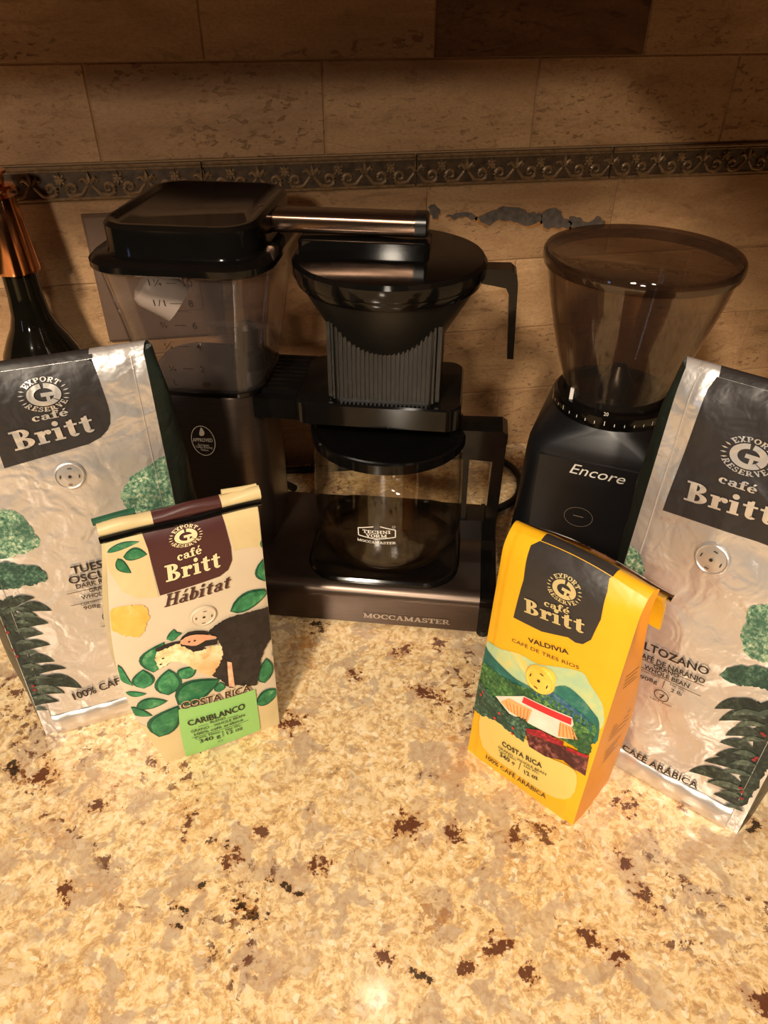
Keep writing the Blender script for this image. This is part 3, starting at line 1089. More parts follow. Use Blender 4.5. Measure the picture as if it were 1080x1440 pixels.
# ------------------------------------------------------------------ glass carafe
CF = np.array([-0.0885, 0.0725, 0.0478])
cf_l = cw(CF)
cf = root('glass_carafe', 'round glass coffee carafe with black lid and handle on the hot plate', 'carafe', cf_l, CR)
op = [(.0, 0.0), (.046, 0.0), (.056, .003), (.063, .011), (.0665, .026), (.067, .05), (.0665, .075), (.065, .104), (.0640, .119)]
ip = [(.0622, .119), (.0632, .104), (.0647, .075), (.0652, .05), (.0647, .027), (.0612, .0125), (.0548, .005), (.046, .002), (.0, .002)]
mb = MB()
mb.lathe(op + ip, n=64)
body = mb.build('glass_body', M_GLASS, cf)
mb = MB()
mb.lathe([(.0650, .1145), (.0668, .1150), (.0672, .1235), (.0660, .1248), (.0635, .1248), (.0625, .1232), (.0, .1225)], n=64)
mb.lathe([(.0650, .1145), (.0615, .1145), (.0615, .118), (.0, .118)], n=64)
mb.build('lid', M_BLACK, cf)
mb = MB()
mb.lathe([(.0085, .119), (.0078, .100), (.0055, .099), (.0, .099)], (0, 0), 20, False, True)
mb.build('mixing_tube', M_SATIN, cf)
mb = MB()


def slabxz(pts, y0, y1):
    mb.loft([[(x, y, z) for x, z in pts] for y in (y0, y1)])


slabxz([(.052, .119), (.052, .1285), (.096, .1300), (.1005, .127), (.1005, .118)], -.013, .013)
slabxz([(.064, .119), (.064, .100), (.0905, .099), (.0905, .119)], -.011, .011)
slabxz([(.0905, .119), (.1003, .119), (.0995, .012), (.0885, .012)], -.010, .010)
slabxz([(.0665, .034), (.0885, .036), (.0885, .012), (.0675, .012)], -.011, .011)
slabxz([(.0655, .102), (.0705, .102), (.0715, .03), (.0672, .03)], -.009, .009)
mb.build('handle', M_BLACK, cf, smooth=False)


class Cyl:
    """upright cylinder wall of the carafe (world)"""
    def __init__(self, c, R, z0):
        self.c, self.R, self.z0 = np.array(c), R, z0

    def st(self, px, py):
        d = ray(px, py)
        o = CAM[:2] - self.c[:2]
        a, b2, c2 = d[:2] @ d[:2], 2 * (o @ d[:2]), o @ o - self.R ** 2
        t = (-b2 - math.sqrt(max(0, b2 * b2 - 4 * a * c2))) / (2 * a)
        P = CAM + d * t
        return (math.atan2(P[1] - self.c[1], P[0] - self.c[0]) * self.R, P[2] - self.z0)

    def P(self, s, t, off):
        a = s / self.R
        return np.array([self.c[0] + (self.R + off) * math.cos(a), self.c[1] + (self.R + off) * math.sin(a), self.z0 + t])


cy = Cyl(cf_l, .067, cf_l[2])
p_ = Print(cy, 1)
p_.slab('TECHNI', *K('M', (440, 501), (572, 507)), .0034)
p_.slab('VORM', *K('M', (455, 521), (554, 526)), .0034)
p_.slab('MOCCAMASTER', *K('M', (414, 538), (597, 556)), .0026)
for a, b2 in (((418, 478), (490, 474)), ((418, 478), (420, 512)), ((420, 512), (500, 532)), ((500, 532), (594, 524)), ((594, 524), (594, 490)), ((594, 490), (522, 474))):
    p_.line(*K('M', a, b2), .0010)
p_.ring(K('M', (586, 476))[0], .0013, .0013, .0003)
p_.build('maker_print', M_WHITEINK, body, lambda P: to_local(P, cf_l, CR))

# ------------------------------------------------------------------ grinder
GO, GR = np.array([0.305, 0.53, 0.0]), math.radians(-32.5)
gr = root('coffee_grinder', 'black burr coffee grinder with smoky funnel hopper behind the silver bag', 'coffee grinder', GO, GR)
gl_ = lambda P: to_local(P, GO, GR)
gw = lambda P: to_world(P, GO, GR)
mb = MB()
mb.loft([rr(-.069, .069, -.066, .095, .02, 0.0), rr(-.069, .069, -.066, .095, .02, .006), rr(-.065, .065, -.0615, .09, .02, .08), rr(-.0625, .0625, -.0585, .088, .02, .145), rr(-.0615, .0615, -.0575, .087, .021, .155),
         rr(-.0595, .0595, -.056, .08, .026, .161), rr(-.056, .056, -.054, .07, .034, .168), rr(-.052, .052, -.052, .056, .045, .175), rr(-.0505, .0505, -.0505, .0505, .0500, .179)])
mb.build('body', M_GRIND, gr, angle=30)
mb = MB()
fz = lambda z: -.0665 + (z / .15) * .0085
mb.loft([[(-.047, fz(.012) - .0015, .012), (.047, fz(.012) - .0015, .012), (.047, fz(.15) - .0015, .150), (-.047, fz(.15) - .0015, .150)],
         [(-.047, fz(.012) + .004, .012), (.047, fz(.012) + .004, .012), (.047, fz(.15) + .004, .150), (-.047, fz(.15) + .004, .150)]])
panel = mb.build('front_panel', M_GRIND, gr, smooth=False)
mb = MB()
mb.lathe([(.0505, .1785), (.0515, .180), (.0515, .190), (.049, .1925), (.0435, .1925), (.0425, .186), (.0, .186)], n=56)
ringo = mb.build('adjustment_ring', M_BLACK, gr)
mb = MB()
for k in range(-12, 13):
    a = math.radians(270 + k * 9)
    long_ = k % 5 == 0
    for dz in ((.1835, .1875 if long_ else .186),):
        r_ = .0518
        da = .0003 / r_
        mb.add([(r_ * math.cos(a - da), r_ * math.sin(a - da), dz[0]), (r_ * math.cos(a + da), r_ * math.sin(a + da), dz[0]), (r_ * math.cos(a + da), r_ * math.sin(a + da), dz[1]), (r_ * math.cos(a - da), r_ * math.sin(a - da), dz[1])], [(0, 1, 2, 3)])
mb.build('scale_ticks', M_WHITEINK, ringo, smooth=False)
gc = Cyl(GO, .0519, 0.0)
p_ = Print(gc, 1)
p_.text('20', *K('E', (423, 808), (442, 810)), .0032)
p_.build('scale_number', M_WHITEINK, ringo, gl_)
hop_o = [(.0425, .1865), (.0435, .195), (.047, .207), (.053, .224), (.060, .248), (.0665, .272), (.0705, .290), (.0722, .300), (.0742, .3015), (.0745, .306), (.0735, .3075)]
hop_i = [(.0715, .3070), (.0708, .300), (.0690, .290), (.0648, .272), (.0583, .248), (.0513, .224), (.0453, .207), (.0418, .195), (.0408, .188), (.0, .188)]
mb = MB()
mb.lathe(hop_o + hop_i, n=64)
hopper = mb.build('hopper', M_HOP, gr)
mb = MB()
mb.lathe([(.0, .3062), (.068, .3062), (.0735, .3078), (.0748, .3092), (.0735, .3105), (.070, .3098), (.066, .3080), (.0, .3080)], n=64)
mb.build('hopper_lid', M_HOP, gr)
mb = MB()
mb.lathe([(.0728, .3000), (.0752, .3005), (.0762, .3040), (.0760, .3090), (.0748, .3108), (.0730, .3100), (.0726, .3050)], n=64, closed=True)
mb.build('hopper_rim', M_RIM, gr)
mb = MB()
mb.lathe([(.014, .187), (.014, .2), (.010, .206), (.006, .214), (.0, .215)], (0, 0.004), 18)
mb.build('burr_cap', M_GRIND, gr)
mb = MB()
mb.box(-.0335, -.0305, -.0335, -.0315, .188, .2025)
mb.build('hopper_tab', M_FROST, gr, smooth=False)
MB().box(-.012, .028, -.036, -.0345, .1885, .194).build('hopper_lock', M_RIM, gr, smooth=False)
gu = to_world([1, 0, 0], (0, 0, 0), GR)
gv = to_world([0, .0085 / .15, 1], (0, 0, 0), GR)
gp = Flat(gw([-.047, fz(0) - .0015, 0.0]), gu, gv)
p_ = Print(gp, 2)
p_.text('Encore', *K('E', (286, 1034), (500, 1082)), .0092, .0, shear=0.34)
p_.build('name_lettering', M_WHITEINK, panel, gl_)
p_ = Print(gp, 2)
p_.ring(K('E', (322, 1212))[0], .0125, .0098, .0003)
p_.line(*K('E', (302, 1204), (342, 1214)), .0006)
p_.build('power_button', M_STEELINK, panel, gl_)

# ------------------------------------------------------------------ wine bottle
wb = root('wine_bottle', 'dark glass wine bottle with a copper cone stopper against the tiles', 'bottle', (-0.197, 0.70, 0))
MB().lathe([(.0, .004), (.02, .004), (.03, 0.0), (.0365, .003), (.038, .01), (.038, .165), (.0372, .178), (.0335, .194), (.027, .207), (.0205, .2185), (.0168, .230), (.0150, .248), (.0142, .285), (.0, .285)], n=48).build('glass', M_BOT, wb)
MB().lathe([(.0175, .2695), (.0192, .2695), (.0195, .272), (.0142, .331), (.0, .331)], n=48).build('copper_cone', M_COPPER, wb)
MB().lathe([(.0085, .330), (.0085, .334), (.0165, .336), (.0170, .338), (.0155, .340), (.009, .341), (.009, .347), (.0125, .349), (.0125, .351), (.0, .3515)], n=40).build('copper_knob', M_COPPER, wb)


# ------------------------------------------------------------------ coffee bags
def foil(name, rgb, rough, metallic, bs=0.35, scale=42, bdist=0.004, hi=None, lo=None, coat=0.0):
    """film with soft crumple relief"""
    m = Mat(name)
    v = m.coords()
    nz = m.noise(v, 55, 3)
    c = lin(*rgb)
    cc = m.ramp(nz.outputs[0], [(0.3, tuple(x * .95 for x in c[:3]) + (1,)), (0.7, c)])
    a = m.noise(v, scale, 2.0, 0.45, 0.9)
    b2 = m.noise(v, scale * 2.6, 2.0, 0.5, 0.4)
    h = m.math('MULTIPLY_ADD', b2.outputs[0], 0.25, a.outputs[0])
    m.bsdf(cc, rough, metallic, 0.5, coat, 0.15, bump=h, bstr=bs, bdist=bdist)
    return m.m


def speckle(name, stops, scale=420, rough=0.5, bs=0.25, metallic=0.0):
    """printed foliage: mottled colours"""
    m = Mat(name)
    v = m.coords()
    nz = m.noise(v, scale, 4, 0.65, 0.3)
    c = m.ramp(nz.outputs[0], stops)
    big = m.noise(v, scale * .13, 2)
    bm_ = m.ramp(big.outputs[0], [(0.42, (0, 0, 0, 1)), (0.62, (.75, .75, .75, 1))])
    c = m.mix(bm_, c, stops[0][1])
    a = m.noise(v, 46, 2.0, 0.45, 0.9)
    m.bsdf(c, rough, metallic, 0.4, bump=a.outputs[0], bstr=bs, bdist=.004)
    return m.m


M_SILVER = foil('silver_film', (224, 219, 215), 0.30, 0.74, 0.48, 46, .0042)
M_SILSMOOTH = foil('smooth_silver_film', (218, 212, 206), 0.30, 0.75, 0.2)
M_CHAR = foil('charcoal_print', (46, 42, 41), 0.40, 0.15, 0.5)
M_CHAR2 = foil('charcoal_matte_print', (48, 43, 40), 0.46, 0.0, 0.3)
M_DKGREEN = foil('dark_green_film', (34, 42, 36), 0.35, 0.1, 0.5)
M_FOILINK = foil('silver_ink', (226, 220, 212), 0.3, 0.7, 0.5)
M_GOLDINK = foil('gold_ink', (206, 184, 128), 0.4, 0.2, 0.3)
M_CREAMINK = foil('cream_ink', (228, 208, 160), 0.5, 0.0, 0.3)
M_INK = foil('black_ink', (34, 28, 26), 0.5, 0.0, 0.3)
M_BROWNINK = foil('brown_ink', (70, 40, 34), 0.5, 0.0, 0.3)
M_TREE = speckle('tree_print', [(0.34, lin(46, 82, 66)), (0.47, lin(92, 130, 104)), (0.57, lin(146, 170, 134)), (0.66, lin(208, 208, 182))])
M_TREED = speckle('dark_tree_print', [(0.36, lin(28, 52, 42)), (0.52, lin(56, 92, 74)), (0.68, lin(112, 140, 112))])
M_PLANT = speckle('plant_print', [(0.34, lin(26, 32, 28)), (0.55, lin(46, 56, 46)), (0.72, lin(88, 98, 82))], 300)
M_PLANTL = speckle('pale_plant_print', [(0.34, lin(52, 62, 52)), (0.55, lin(84, 94, 80)), (0.72, lin(128, 134, 116))], 300)
M_BERRY = simple('berry_print', (130, 34, 40), 0.5)
M_YELLOW = foil('yellow_film', (234, 174, 26), 0.42, 0.0, 0.35, 24, .003)
M_ORANGE = foil('orange_film', (228, 146, 42), 0.45, 0.0, 0.35, 26, .003)
M_CREAM = foil('cream_film', (208, 187, 138), 0.38, 0.0, 0.45, 22, .004)
M_CREAML = foil('pale_cream_film', (208, 190, 162), 0.42, 0.0, 0.35, 22, .003)
M_BROWNP = foil('brown_print', (72, 38, 36), 0.38, 0.0, 0.3, 22, .003)
M_GREENLBL = foil('light_green_print', (146, 196, 110), 0.45, 0.0, 0.3, 22, .003)
M_LEAF = speckle('leaf_print', [(0.35, lin(32, 96, 60)), (0.55, lin(58, 132, 84)), (0.72, lin(118, 172, 112))], 130)
M_LEAFD = speckle('leaf_edge_print', [(0.35, lin(22, 66, 46)), (0.6, lin(36, 92, 62))], 130)
M_MONK = speckle('dark_fur_print', [(0.35, lin(34, 28, 26)), (0.6, lin(50, 42, 38))], 160)
M_FUR = speckle('cream_fur_print', [(0.35, lin(206, 162, 104)), (0.5, lin(238, 210, 158)), (0.65, lin(248, 230, 190))], 110)
M_FACE = speckle('pink_fur_print', [(0.35, lin(206, 144, 108)), (0.6, lin(236, 188, 150))], 160)
M_OCHRE = speckle('ochre_wash_print', [(0.3, lin(232, 160, 56)), (0.6, lin(236, 182, 96)), (0.75, lin(234, 204, 146))], 60)
M_SKY = speckle('sky_print', [(0.3, lin(150, 188, 160)), (0.5, lin(186, 200, 140)), (0.66, lin(226, 196, 96))], 45)
M_TEAL = speckle('mountain_print', [(0.35, lin(22, 84, 80)), (0.55, lin(44, 112, 98)), (0.7, lin(96, 142, 120))], 60)
M_HILL = speckle('hill_print', [(0.36, lin(26, 66, 42)), (0.5, lin(62, 112, 58)), (0.62, lin(108, 150, 80)), (0.72, lin(176, 196, 120))], 420)
M_HILLB = speckle('blue_hill_print', [(0.36, lin(24, 62, 76)), (0.52, lin(52, 98, 132)), (0.68, lin(96, 132, 110))], 260)
M_SUN = speckle('sun_print', [(0.3, lin(238, 176, 54)), (0.7, lin(246, 206, 96))], 60)
M_RED = simple('red_roof_print', (206, 44, 48), 0.5)
M_TILEP = simple('orange_roof_print', (238, 168, 104), 0.5)
M_STRIPE = simple('orange_stripe_print', (206, 116, 60), 0.5)
M_WHITEP = simple('white_yard_print', (236, 214, 196), 0.5)
M_BASKET = speckle('basket_print', [(0.38, lin(58, 24, 26)), (0.52, lin(104, 48, 44)), (0.66, lin(160, 96, 84))], 260)
M_TANP = foil('tan_print', (222, 194, 104), 0.45, 0.0, 0.3, 24, .003)
M_CHERRY = speckle('cherry_print', [(0.4, lin(130, 22, 34)), (0.6, lin(206, 52, 60))], 500)


class Bag:
    def __init__(self, name, label, bl, br, W, H, lean, D0, Dtop, flare, bulge, crink, seed, group=None, crown=0.0, front=None, side=None, back=None, seam=0.009, topw=0.0, dome=0.0, bow=0.0, lift=.42, tfac=.84):
        A, B = gz(*bl), gz(*br)
        self.A = A
        self.u = (B - A) / np.linalg.norm(B - A)
        self.bk = np.array([-self.u[1], self.u[0], 0])
        le = math.radians(lean)
        self.v = np.array([0, 0, 1]) * math.cos(le) + self.bk * math.sin(le)
        self.n = np.cross(self.u, self.v)
        self.W, self.H = W, H
        self.bul, self.crown, self.seam, self.topw, self.dome, self.bow = bulge, crown, seam, topw, dome, bow
        rnd = np.random.RandomState(seed)
        self.wv = [(rnd.uniform(-1, 1) * 120, rnd.uniform(-1, 1) * 120, rnd.uniform(0, 6.28), crink * rnd.uniform(.4, 1)) for _ in range(9)]
        self.rt = root(name, label, 'coffee bag', A, 0.0, group or 'coffee bags on the counter')
        self.D0, self.Dt, self.fl = D0, Dtop, flare
        conv = self.conv
        ns, nt = 60, 120
        V = [conv(self.P(W * i / ns, H * j / nt, 0)) for j in range(nt + 1) for i in range(ns + 1)]
        F = [(j * (ns + 1) + i, j * (ns + 1) + i + 1, (j + 1) * (ns + 1) + i + 1, (j + 1) * (ns + 1) + i) for j in range(nt) for i in range(ns)]
        self.front = mk('front_panel', V, F, front, self.rt, angle=80)
        # gussets
        ng = 10
        for sd in (0, 1):
            V, F = [], []
            for j in range(nt + 1):
                t = H * j / nt
                for k in range(ng + 1):
                    V.append(conv(self.side(sd, t, k / ng)))
            for j in range(nt):
                for k in range(ng):
                    F.append((j * (ng + 1) + k, j * (ng + 1) + k + 1, (j + 1) * (ng + 1) + k + 1, (j + 1) * (ng + 1) + k))
            mk('side_gusset', V, F, side, self.rt, angle=80)
        # back
        nb = 16
        V, F = [], []
        for j in range(nt + 1):
            t = H * j / nt
            l, r = self.side(0, t, 1.0), self.side(1, t, 1.0)
            for i in range(nb + 1):
                f = i / nb
                V.append(conv(l + (r - l) * f + self.bk * .010 * math.sin(PI * f) * math.sin(PI * min(1, t / H * 1.05)) ** .7))
        for j in range(nt):
            for i in range(nb):
                F.append((j * (nb + 1) + i, j * (nb + 1) + i + 1, (j + 1) * (nb + 1) + i + 1, (j + 1) * (nb + 1) + i))
        mk('back_panel', V, F, back or side, self.rt, angle=80)
        # rounded closed top between front and back edges
        V, F = [], []
        nk = 6
        for i in range(ns + 1):
            f = i / ns
            a = self.P(W * f, H, 0)
            l, r = self.side(0, H, 1.0), self.side(1, H, 1.0)
            b2 = l + (r - l) * f
            for k in range(nk + 1):
                g = k / nk
                V.append(conv(a + (b2 - a) * g + np.array([0, 0, 1]) * (np.linalg.norm(b2 - a) * lift * math.sin(PI * g))))
        for i in range(ns):
            for k in range(nk):
                F.append((i * (nk + 1) + k, (i + 1) * (nk + 1) + k, (i + 1) * (nk + 1) + k + 1, i * (nk + 1) + k + 1))
        self.topVF = (V, F, nk, ns)
        self.top = mk('folded_top', V, F, front, self.rt, angle=80)
        self.tfac = tfac

    def top_band(self, f0, f1, mat):
        """the logo panel's colour carries on over the folded top"""
        V, F, nk, ns = self.topVF
        self.top.data.materials.append(mat)
        k = len(self.top.data.materials) - 1
        for poly in self.top.data.polygons:
            c = np.mean([(np.array(self.top.data.vertices[i].co) @ self.u) for i in poly.vertices]) / self.W
            if f0 < c < f1:
                poly.material_index = k

    def conv(self, P):
        return np.asarray(P) - self.A

    def depth(self, t):
        f = t / self.H
        g = 0 if f < .25 else (f - .25) / .75
        return self.D0 + (self.Dt - self.D0) * (g * g * (3 - 2 * g))

    def disp(self, s, t):
        W, H = self.W, self.H
        x = min(max(2 * s / W - 1, -1), 1)
        y = min(max(t / H, 0), 1)
        env = (1 - x * x) ** .8
        g = math.sin(PI * min(1, max(0, y)) ** .8) ** .8 if 0 < y < 1 else 0
        d = self.bul * env * g
        if self.crown:
            d += self.crown * env * math.exp(-((y - .86) / .16) ** 2)
        e = min(1, min(s, W - s) / .012) if 0 < s < W else 0
        e *= min(1, t / .02) * min(1, max(0, (H - t)) / .012)
        c = sum(a * math.sin(kx * s + ky * t + ph) for kx, ky, ph, a in self.wv)
        d += c * max(0, e)
        if self.seam:
            q = min(s, W - s)
            if q < self.seam + .001:
                d -= .0006 * min(1, (self.seam + .001 - q) / .001)
        # bends back at the very top
        if y > .93:
            d -= .005 * ((y - .93) / .07) ** 2
        return d

    def P(self, s, t, off):
        s2 = s * (1 + self.topw * (t / self.H)) - self.bow * self.bowf(t) * (1 - s / self.W)
        x = min(max(2 * s / self.W - 1, -1), 1)
        lift = self.dome * (1 - x * x) * min(1, max(0, t / self.H)) ** 3
        return self.A + self.u * s2 + self.v * (t + lift) + self.n * (self.disp(s, t) + off)

    def bowf(self, t):
        f = min(max(t / self.H, 0), 1)
        return math.sin(PI * f ** .85) ** 1.2

    def side(self, sd, t, k):
        s = 0.0 if sd == 0 else self.W
        p = self.P(s, t, 0)
        D = self.depth(t)
        f = t / self.H
        out = self.fl * math.sin(PI * min(1, k * .8)) * (math.sin(PI * min(1, .12 + .8 * (1 - f))) ** .7)
        pinch = -.004 * math.sin(PI * k) * f
        out += pinch + .0005 * math.sin(t * 110 + k * 5 + sd) * math.sin(PI * k)
        sgn = -1 if sd == 0 else 1
        return p + self.bk * D * k + self.u * sgn * out

    def st(self, px, py):
        s, t = self.W / 2, self.H / 2
        d = ray(px, py)
        for _ in range(12):
            o = self.A + self.n * self.disp(min(max(s, 0), self.W), min(max(t, 0), self.H))
            P = CAM + d * ((o - CAM) @ self.n) / (d @ self.n) - self.A
            tt = P @ self.v
            b0 = self.bow * self.bowf(tt)
            ss = (P @ self.u + b0) / (1 + self.topw * (tt / self.H) + b0 / self.W)
            x = min(max(2 * ss / self.W - 1, -1), 1)
            tt -= self.dome * (1 - x * x) * min(1, max(0, tt / self.H)) ** 3
            s, t = .5 * s + .5 * ss, .5 * t + .5 * tt
        return (s, t)

    def put(self, pr, name, mat, parent=None):
        pr.V = [(min(max(s, .0004), self.W - .0004), min(max(t, .0006), self.H)) for s, t in pr.V]
        return pr.build(name, mat, parent or self.front, self.conv)

    def h(self, crop, p, n):
        a, b2 = K(crop, p, (p[0], p[1] - n))
        a, b2 = self.st(*a), self.st(*b2)
        return math.hypot(a[0] - b2[0], a[1] - b2[1])

    def texts(self, crop, items, mat, name='lettering', layer=4, bold=.02, k=1.0):
        p = Print(self, layer)
        for body, a, b2, h in items:
            hh = k * self.tfac * self.h(crop, ((a[0] + b2[0]) / 2, (a[1] + b2[1]) / 2), h)
            if body == '|':
                p.line(*K(crop, a, b2), .00045)
            else:
                p.text(body, *K(crop, a, b2), hh, bold)
        return self.put(p, name, mat)

    def brand(self, crop, cafe, hc, britt, hb, mat, mat2=None):
        for word, ab, h in (('café', cafe, hc), ('Britt', britt, hb)):
            p = Print(self, 4)
            p.slab(word, *K(crop, *ab), self.h(crop, ab[0], h) * (.5 + .5 * self.tfac) * (.86 if word == 'café' else 1.0))
            self.put(p, 'brand_lettering', mat)

    def crest(self, crop, c, rpt, mat):
        cs, rs = self.st(*K(crop, c)[0]), self.st(*K(crop, rpt)[0])
        p = Print(self, 4)
        p.emblem(cs, math.hypot(cs[0] - rs[0], cs[1] - rs[1]), 0.0, px=False)
        self.put(p, 'brand_crest', mat)

    def valve(self, crop, c, rpt, mat, ticks=M_INK):
        cs, rs = self.st(*K(crop, c)[0]), self.st(*K(crop, rpt)[0])
        r = math.hypot(cs[0] - rs[0], cs[1] - rs[1])
        n = 40
        prof = [(1.05, 0.0), (1.0, .0010), (.93, .0013), (.86, .0008), (.5, .0010), (.22, .0013), (0.02, .0010)]
        V = [self.conv(self.P(cs[0] + r * q * math.cos(2 * PI * k / n), cs[1] + r * q * math.sin(2 * PI * k / n), .0009 + h)) for q, h in prof for k in range(n)]
        F = [(i * n + k, i * n + (k + 1) % n, (i + 1) * n + (k + 1) % n, (i + 1) * n + k) for i in range(len(prof) - 1) for k in range(n)] + [tuple(range((len(prof) - 1) * n, len(prof) * n))]
        vo = mk('degassing_valve', V, F, mat, self.front)
        p = Print(self, 8)
        for a in (80, 172, 262, 352):
            a = math.radians(a)
            d = np.array([-math.sin(a), math.cos(a)])
            q = np.array(cs) + r * .62 * np.array([math.cos(a), math.sin(a)])
            p.line(tuple(q - d * r * .13), tuple(q + d * r * .13), r * .075, px=False)
        p.poly([tuple(np.array(cs) + r * .11 * np.array(q)) for q in Dot(0, 0, 1)], px=False, step=.01)
        self.put(p, 'valve_slot', ticks, vo)

    def shape(self, crop, pts, mat, name, layer=1, smooth=0, jag=0.0, seed=0, step=.004):
        q = [np.array(self.st(*p)) for p in K(crop, *pts)]
        if smooth:
            q = smooth_poly(q, smooth)
        if jag:
            rnd = random.Random(seed)
            q2 = []
            for i in range(len(q)):
                a, b2 = q[i], q[(i + 1) % len(q)]
                k = max(1, int(np.linalg.norm(b2 - a) / (jag * 1.6)))
                for j in range(k):
                    q2.append(a + (b2 - a) * j / k + np.array([rnd.uniform(-jag, jag), rnd.uniform(-jag, jag)]))
            q = q2
        p = Print(self, layer)
        p.poly([tuple(a) for a in q], px=False, step=step)
        return self.put(p, name, mat)

    def leaf(self, crop, base, tip, wd, mat, name='printed_leaf', layer=2, bend=.18, pr=None):
        a, b2 = (np.array(self.st(*p)) for p in K(crop, base, tip))
        d = b2 - a
        L = np.linalg.norm(d)
        n = np.array([-d[1], d[0]]) / L
        wm = wd / CROPS[crop][2] * .00050
        up, dn = [], []
        for k in range(9):
            f = k / 8
            c = a + d * f + n * bend * L * math.sin(PI * f)
            hw = wm * .5 * math.sin(PI * f ** .8) ** .85
            up.append(c + n * hw)
            dn.append(c - n * hw)
        poly = up + dn[-2:0:-1]
        if pr is not None:
            pr.poly([tuple(q) for q in poly], px=False, step=.004)
            return
        p = Print(self, layer)
        p.poly([tuple(q) for q in poly], px=False, step=.004)
        self.put(p, name, mat)


def dots(bag, crop, pts, rpx, mat, name, layer=5):
    p = Print(bag, layer)
    for q in pts:
        c = bag.st(*K(crop, q)[0])
        p.poly([(c[0] + rpx * a, c[1] + rpx * b2) for a, b2 in Dot(0, 0, 1, 8)], px=False, step=.01)
    bag.put(p, name, mat)


def silver_trim(bag):
    """welded side seams and bottom seal of a box pouch"""
    for s0, s1 in ((.0078, .0086), (bag.W - .0086, bag.W - .0078)):
        V, F = [], []
        for j in range(91):
            t = .001 + (bag.H - .002) * j / 90
            for s, off in ((s0, .0001), (s0 * .6 + s1 * .4, .0007), (s0 * .4 + s1 * .6, .0007), (s1, .0001)):
                V.append(bag.conv(bag.P(s, t, off)))
        for j in range(90):
            for k in range(3):
                F.append((j * 4 + k, j * 4 + k + 1, j * 4 + 5 + k, j * 4 + 4 + k))
        mk('side_seam', V, F, M_SILSMOOTH, bag.rt, angle=40)
    V, F = [], []
    n = 40
    prof = [(.0004, .0016), (.006, .0030), (.014, .0026), (.0185, .0010), (.0190, .0001)]
    for i in range(n + 1):
        s = .0085 + (bag.W - .017) * i / n
        for t, off in prof:
            V.append(bag.conv(bag.P(s, t, off + .0004 * math.sin(i * .9) * (t > .004))))
    for i in range(n):
        for k in range(4):
            F.append((i * 5 + k, i * 5 + k + 1, i * 5 + 6 + k, i * 5 + 5 + k))
    mk('bottom_seal', V, F, M_SILSMOOTH, bag.rt, angle=60)


# ---- silver bag on the left
sl = Bag('coffee_bag', 'tall silver dark roast coffee bag behind the cream bag', (65, 1035), (300, 969), .1311, .2915, 5, .078, .010, .020, .004, .00022, 3,
         front=M_SILVER, side=M_DKGREEN, back=M_DKGREEN)
sR = [sl.st(*p) for p in K('K1', (510, 85), (540, 165), (570, 250), (605, 350), (620, 410), (620, 462), (603, 500), (565, 540), (500, 576))]
bl2 = sl.st(*K('K1', (25, 713))[0])
pp = Print(sl, 1)
pp.poly([bl2] + [tuple(q) for q in sR[::-1]] + [(sR[0][0] + .0008, sl.H), (bl2[0] - .001, sl.H)], px=False, step=.004)
sl.put(pp, 'logo_panel', M_CHAR)
# panel colour carried over the folded top
sl.top_band(bl2[0] / sl.W, sR[0][0] / sl.W, M_CHAR)
sl.crest('K1', (247, 297), (96, 320), M_FOILINK)
sl.brand('K1', ((185, 450), (388, 410)), 54, ((88, 612), (545, 497)), 116, M_FOILINK)
sl.valve('K1', (392, 752), (478, 745), M_SILSMOOTH)
sl.shape('K1', [(684, 850), (740, 760), (800, 720), (880, 665), (950, 640), (1000, 660), (1015, 890), (960, 935), (870, 965), (790, 960), (710, 930)], M_TREE, 'printed_tree', 1, 3, .0009, 1)
sl.shape('K1', [(-220, 930), (-60, 940), (70, 955), (140, 1000), (215, 1110), (215, 1155), (130, 1190), (0, 1230), (-220, 1260)], M_TREE, 'printed_tree', 1, 3, .0009, 2)
sl.shape('K2', [(-200, 230), (140, 250), (250, 270), (300, 315), (295, 355), (180, 385), (-200, 430)], M_TREED, 'printed_tree', 2, 3, .0009, 3)
sl.shape('K2', [(-120, 480), (60, 490), (110, 560), (150, 640), (160, 760), (210, 880), (270, 980), (270, 1080), (225, 1170), (140, 1000), (60, 830), (-60, 640), (-120, 560)], M_PLANT, 'printed_plant', 1, 3, .0012, 4)
for a, b2, wd in (((60, 520), (230, 462), 60), ((60, 540), (80, 450), 50), ((100, 545), (340, 548), 75), ((110, 590), (240, 580), 60), ((110, 650), (320, 630), 75), ((110, 730), (285, 700), 60), ((130, 800), (330, 770), 70), ((150, 880), (358, 880), 75),
                  ((190, 970), (437, 925), 60), ((210, 1020), (537, 1055), 105), ((220, 1085), (425, 1085), 75), ((190, 1170), (390, 1140), 65), ((40, 620), (-60, 560), 60)):
    sl.leaf('K2', a, b2, wd * 1.1, M_PLANT, bend=.16)
    sl.leaf('K2', (a[0] - 10, a[1] + 30), (a[0] * .35 + b2[0] * .65, a[1] * .35 + b2[1] * .65 + 45), wd * .55, M_PLANTL, layer=3, bend=.12)
dots(sl, 'K2', [(20, 650), (50, 685), (110, 840), (85, 800), (215, 1035), (225, 1060), (195, 1110), (200, 1130)], .0013, M_BERRY, 'printed_berries')
sl.texts('K2', [('TUESTE', (472, 306), (770, 236), 58), ('OSCURO', (455, 372), (835, 283), 56), ('DARK ROAST', (500, 402), (800, 330), 34), ('GRANO', (585, 424), (733, 389), 30), ('WHOLE BEAN', (535, 474), (805, 410), 30)], M_INK)
